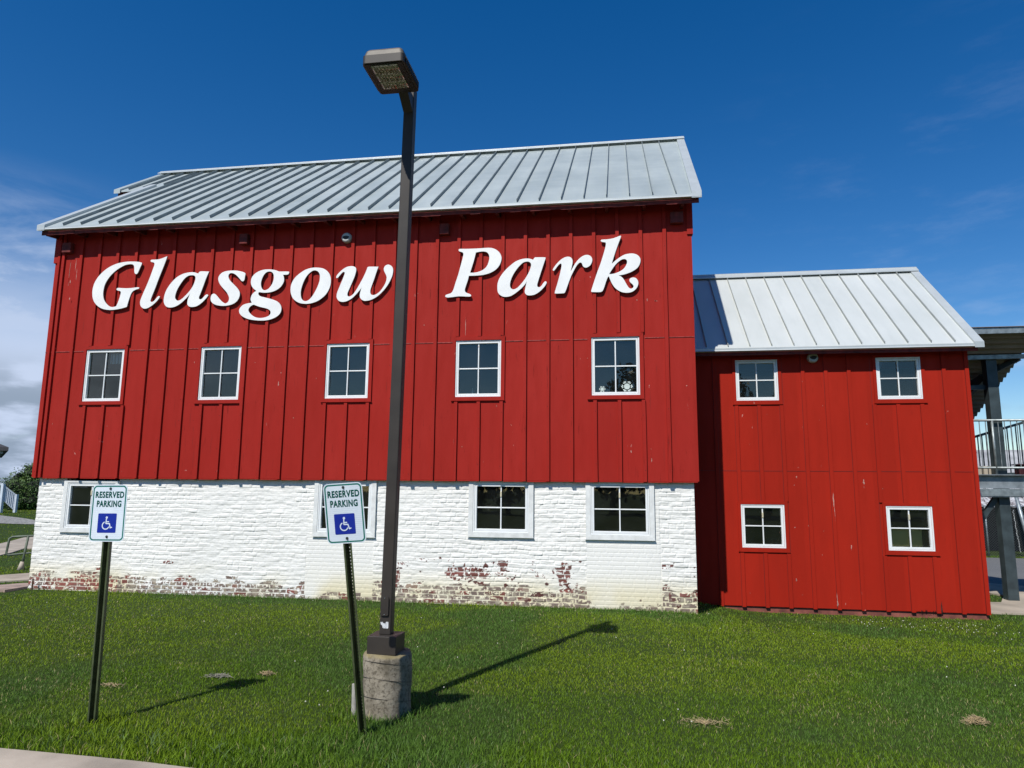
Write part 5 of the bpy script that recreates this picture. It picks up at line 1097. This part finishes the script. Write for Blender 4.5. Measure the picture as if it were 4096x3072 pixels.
def shrub(loc, blobs, n, leaf, seed, lab, mat):
    t = empty('shrub', loc, lab, 'shrub', 'shrubs behind the left corner of the barn')
    mb = MB(); crown(mb, blobs, n, leaf, seed); mb.build('foliage', mat, t, recalc=False)
    co = MB(); g = random.Random(seed)
    for (cx, cy, cz, r, sq) in blobs:
        b_ = bmesh.new(); bmesh.ops.create_icosphere(b_, subdivisions=3, radius=1)
        for v in b_.verts: f = .66*(1+.35*mnoise.noise(v.co*2.2+Vector((cx, cy, cz)))); v.co = Vector((cx+v.co.x*r*f, cy+v.co.y*r*f, cz+v.co.z*r*f*sq))
        co.frombm(b_)
    co.build('inner_twigs', simple('twig_dark', (.012, .018, .008), .95), t)
    st_ = MB()
    for k in range(5): st_.tube([(loc[0]+g.uniform(-.3, .3), loc[1]+g.uniform(-.3, .3), loc[2]-.1), (loc[0]+g.uniform(-.8, .8), loc[1]+g.uniform(-.6, .6), loc[2]+1.4)], [.07, .03], 6)
    st_.build('stem', simple('bark', (.06, .045, .03), .9), t, smooth=True)
M_LEAF1 = leafmat('shrub_leaves', (.020, .055, .012), (.055, .12, .022), (.11, .17, .03))
M_LEAF2 = leafmat('dark_shrub_leaves', (.012, .022, .010), (.03, .045, .018), (.05, .03, .02))
q = Vector((-33.2, 24.6)); gz = .5
shrub((q.x, q.y, gz), [(q.x-.1, q.y, gz+1.0, 1.5, 1.0), (q.x+.5, q.y+.5, gz+2.0, 1.2, 1.0), (q.x-1.0, q.y-.5, gz+.9, 1.25, 1.15), (q.x+1.0, q.y+.6, gz+1.2, 1.4, 1.3), (q.x-.35, q.y-.2, gz+2.05, .85, .95)], 19000, .085, 3, 'broad green shrub with sunlit yellow green top behind the white stair railing', M_LEAF1)
q = Vector((-31.2, 26.3))
shrub((q.x, q.y, gz), [(q.x, q.y, gz+1.3, 1.3, 1.1), (q.x-.2, q.y, gz+2.2, 1.0, .9), (q.x+1.2, q.y+1, gz+1.2, 1.2, 1.1), (q.x+2.4, q.y+2.2, gz+1.0, 1.2, 1.1)], 10000, .09, 4, 'darker shrub tight against the barn corner, half hidden by the siding', M_LEAF2)
# woods on the far side of the road behind the viewpoint, mirrored in the window panes
wd = MB(); g = random.Random(12); blobs = []
for k in range(26):
    x = -45+k*3.6+g.uniform(-1, 1); hgt = g.uniform(5.5, 9) + (5.5 if -3 < x < 22 and k % 2 else 0); yy = -46+g.uniform(-4, 4)
    blobs += [(x, yy, hgt*.45, hgt*.30, 1.3), (x+g.uniform(-1, 1), yy, hgt*.75, hgt*.22, 1.1)]
    wd.tube([(x, yy, -.2), (x+.3, yy, hgt*.6)], [.3, .12], 6)
crown(wd, blobs, 26000, .55, 21)
tag(wd.build('woods', leafmat('wood_leaves', (.015, .035, .010), (.035, .07, .016), (.05, .09, .02)), recalc=False), kind='stuff')

# ================================================================ GRASS
def grass():
    g = np.random.default_rng(5)
    def inpoly(x, y, P, grow=0.):
        c = np.zeros(x.shape, bool); n = len(P)
        for i in range(n):
            x0, y0 = P[i]; x1, y1 = P[(i+1) % n]
            cond = ((y0 > y) != (y1 > y)); xi = (x1-x0)*(y-y0)/((y1-y0) if y1 != y0 else 1e-9)+x0
            c ^= cond & (x < xi)
        return c
    # candidates in polar rings round the viewpoint: dense near, coarser far
    pts = []
    for (d0, d1, dens) in ((4.0, 6.0, 6500), (6.0, 8.5, 4600), (8.5, 11.5, 2400), (11.5, 15, 1200), (15, 20, 420), (20, 30, 150), (30, 60, 45)):
        a0, a1 = R(-60), R(56); area = (a1-a0)/2*(d1*d1-d0*d0); n = int(area*dens)
        r = np.sqrt(g.random(n)*(d1*d1-d0*d0)+d0*d0); a = a0+(a1-a0)*g.random(n)
        pts.append(np.stack([r*np.sin(a), -11.45+r*np.cos(a), r], -1))
    P = np.vstack(pts); x, y, r = P.T
    keep = ~((x > -10.69) & (x < 1.15) & (y > .07) & (y < 8)) & ~((x >= 1.15) & (x < 5.97) & (y > WY+.03) & (y < 5.8))
    keep &= ~inpoly(x, y, WALKWAY) & ~inpoly(x, y, ASPH) & (np.hypot(x+1.98, y+5.5) > .205)
    for p in PATHS.values(): keep &= ~inpoly(x, y, p)
    keep &= ~((x > -11.35) & (x < -10.7) & (y > -.33) & (y < .52)) & ~(inpoly(x, y, GRAV) & (g.random(len(x)) < .88))
    keep &= ~((y > 14.9) & (x > 4) & (y > 16)) & ~((x > 4) & (y > 8) & (y < 14.8)) 
    x, y, r = x[keep], y[keep], r[keep]; n = len(x)
    z = gh(x, y)
    # patches: longer and darker growth, thin and straw-coloured spots
    pa = fbm(x*.55+3, y*.55, 201, 4); pb = fbm(x*1.6, y*1.6, 202, 3); pc = fbm(x*.28, y*.5, 203, 3)
    edge = smooth(-y, 5.75, 6.7)                                       # unmown strip along the walkway
    tall = np.maximum(edge*smooth(x, -9, -3.2)*.9 + edge*.35, 0)
    for (bx, by, br) in ((-4.1, -6.24, .17), (-1.96, -6.1, .17), (-1.98, -5.5, .30), (-2.2, -5.6, .2)): tall = np.maximum(tall, 1.0*(np.hypot(x-bx, y-by) < br+.10*g.random(n)))
    tall = np.maximum(tall, .5*((y > -.12) & (y < .09)))
    H = (.018+.015*g.random(n)**1.5)*(.75+.6*pa) * (1+1.5*tall*g.random(n)); H *= 1+.02*np.maximum(r-9, 0)
    H = np.where(y < -6.7, H*1.0, H)
    wdt = (.0013+.0011*g.random(n))*(1+np.maximum(r-5, 0)*.14)*(1+.4*tall)
    az = g.random(n)*2*np.pi; lean = H*(.15+.75*g.random(n)); la = g.random(n)*2*np.pi
    dx, dy = np.cos(az)*wdt, np.sin(az)*wdt; lx, ly = np.cos(la)*lean, np.sin(la)*lean
    V = np.empty((n, 5, 3), np.float32); z0 = z-.004
    V[:, 0] = np.stack([x-dx, y-dy, z0], -1); V[:, 1] = np.stack([x+dx, y+dy, z0], -1)
    V[:, 2] = np.stack([x-dx*.8+lx*.3, y-dy*.8+ly*.3, z0+H*.6], -1); V[:, 3] = np.stack([x+dx*.8+lx*.3, y+dy*.8+ly*.3, z0+H*.6], -1)
    V[:, 4] = np.stack([x+lx, y+ly, z0+H], -1)
    b = (np.arange(n)*5)[:, None].astype(np.int32)
    Q = (b+np.array([0, 1, 3, 2])).astype(np.int32); T = (b+np.array([2, 3, 4])).astype(np.int32)
    me = bpy.data.meshes.new('grass'); me.vertices.add(n*5); me.vertices.foreach_set('co', V.ravel())
    L = np.concatenate([Q.ravel(), T.ravel()]); me.loops.add(len(L)); me.loops.foreach_set('vertex_index', L)
    ls = np.concatenate([np.arange(n)*4, n*4+np.arange(n)*3]).astype(np.int32); lt = np.concatenate([np.full(n, 4), np.full(n, 3)]).astype(np.int32)
    me.polygons.add(2*n); me.polygons.foreach_set('loop_start', ls); me.polygons.foreach_set('loop_total', lt); me.update(calc_edges=True)
    # blade colours
    k = g.random(n)
    lush = np.array([.140, .240, .012]); yel = np.array([.205, .295, .014]); dk = np.array([.098, .190, .030]); straw = np.array([.42, .36, .17]); bl = np.array([.15, .23, .075])
    ym = smooth(pc+.25*(pb-.5)+.10*smooth(y, -4.5, -.5), .42, .62)[:, None]; c = lush*(1-ym)+yel*ym
    dm = smooth(pa, .50, .72)[:, None]; c = c*(1-dm)+dk*dm
    c = c*(.68+.64*k[:, None]); c = np.where((k > .93)[:, None], bl*1.15, c)
    st_ = (g.random(n) < .022+.07*smooth(pb, .55, .8)); 
    for (bx, by, br, pr) in ((.64, -5.33, .17, .25), (-5.3, -5.25, .3, .10), (-4.7, -5.5, .3, .12)): st_ |= (np.hypot((x-bx)*.7, y-by) < br*(.6+.6*g.random(n))) & (g.random(n) < pr)
    c = np.where(st_[:, None], straw*(.6+.7*k[:, None]), c)
    C = np.ones((n, 5, 4), np.float32); C[:, :, :3] = c[:, None, :]
    at = me.color_attributes.new('blade', 'FLOAT_COLOR', 'POINT'); at.data.foreach_set('color', C.ravel())
    m = Mat('grass_blades'); a = m.n('ShaderNodeAttribute'); a.attribute_name = 'blade'
    m.col(a.outputs['Color'], .6, 0, .15)
    tr = m.n('ShaderNodeBsdfTranslucent'); m.l(a.outputs['Color'], tr.inputs[0]); mx = m.n('ShaderNodeMixShader'); mx.inputs[0].default_value = .3
    m.l(m.b.outputs[0], mx.inputs[1]); m.l(tr.outputs[0], mx.inputs[2]); m.l(mx.outputs[0], m.o.inputs[0])
    me.materials.append(m.m)
    print('grass blades', n); return tag(link('grass', me), kind='stuff')
grass()
def tuft(name, spots, mat, lo, hi, wd_, kind_lab, n_per, spread, arch=1., cat='weed', group=None):
    for i, (x, y, lab) in enumerate(spots):
        mb = MB(); g = random.Random(int((x*91+y*17)*10))
        for k in range(n_per):
            a = g.uniform(0, 2*math.pi); r_ = g.uniform(0, spread); px_, py_ = x+r_*math.cos(a), y+r_*math.sin(a)
            h = g.uniform(lo, hi); a2 = g.uniform(0, 2*math.pi); dr = g.uniform(.3, 1.)*h*arch; w_ = wd_*g.uniform(.6, 1.2)
            gz_ = float(gh(px_, py_)); pts = [Vector((px_+math.cos(a2)*dr*t*t, py_+math.sin(a2)*dr*t*t, gz_-.01+h*(t-.35*t*t*arch))) for t in (0, .35, .7, 1)]
            s_ = Vector((-math.sin(a2), math.cos(a2), 0)); ws = (w_*.7, w_, w_*.8, .0002); vs = []
            for p, q in zip(pts, ws): vs += [p-s_*q, p+s_*q]
            mb.add(vs, [(0, 1, 3, 2), (2, 3, 5, 4), (4, 5, 7, 6)])
        tag(mb.build(name, mat, recalc=False), lab, cat, group)
M_WEED = simple('broad_grass_blade', (.09, .155, .035), .5, 0, .3, 9)
tuft('grass_clump', [(-2.75, -6.62, 'arching broad bladed clump at the walkway edge left of the leaning sign'), (-1.55, -6.70, 'arching broad bladed clump at the bottom edge right of the leaning sign'), (-1.0, -6.78, 'low spreading clump at the bottom edge nearest the lawn centre'), (-3.35, -6.60, 'upright pale clump between the two parking signs')], M_WEED, .08, .19, .0042, '', 16, .14, 1.0, 'grass clump', 'coarse grass clumps along the walkway')
M_HAY = simple('dry_hay', (.46, .35, .19), .85, 0, .3, 30)
def hay(x, y, rx, ry_, h, n, lab, mat=M_HAY):
    mb = MB(); g = random.Random(int(x*100)); gz_ = float(gh(x, y))
    for k in range(n):
        a = g.uniform(0, 2*math.pi); r_ = abs(g.gauss(0, .55)); px_, py_ = x+rx*r_*math.cos(a), y+ry_*r_*math.sin(a); zz = gz_+.016+h*math.exp(-r_*r_*1.6)*g.uniform(.3, 1)
        b_ = g.uniform(0, math.pi); l_ = g.uniform(.025, .08); tl = g.uniform(-.5, .5)*l_
        mb.bar((px_-math.cos(b_)*l_/2, py_-math.sin(b_)*l_/2, zz-tl/2), (px_+math.cos(b_)*l_/2, py_+math.sin(b_)*l_/2, zz+tl/2), .0022, .0022)
    tag(mb.build('hay_clump', mat), lab, 'dry grass', 'dry grass clippings on the lawn')
hay(2.83, -4.93, .11, .05, .05, 260, 'straw coloured mound of clippings at the lower right of the lawn')
hay(.64, -5.33, .20, .09, .008, 95, 'flat brownish patch of clippings near the bottom centre right')
hay(-3.93, -4.78, .16, .07, .02, 150, 'greyish clippings just left of the first sign shadow tip', simple('grey_hay', (.33, .31, .24), .85, 0, .3, 30))
hay(-3.53, -4.60, .10, .04, .02, 90, 'small straw clippings just right of the first sign shadow tip')
hay(-4.75, -5.25, .14, .04, .01, 60, 'thin straw clippings midway between the left post and its shadow tip')
hay(3.75, -4.35, .03, .02, .02, 30, 'tiny straw tuft near the right edge of the lawn')
cl = MB(); g = random.Random(6)
for k in range(150):
    if k < 90: x, y = g.uniform(3.6, 5.8), g.uniform(-.2, .9)
    elif k < 98: x, y = g.uniform(-2.9, -2.1), g.uniform(-5.6, -4.6)
    else: x, y = g.uniform(-9, 6), g.uniform(-5.5, .8)
    if k < 90 and g.random() < .4: continue
    b_ = bmesh.new(); bmesh.ops.create_icosphere(b_, subdivisions=1, radius=.007); zz = float(gh(x, y))+.045
    for v in b_.verts: v.co = v.co*g.uniform(.8, 1.1)+Vector((x, y, zz))
    cl.frombm(b_)
tag(cl.build('clover_flowers', simple('clover_white', (.62, .60, .50), .7)), kind='stuff')
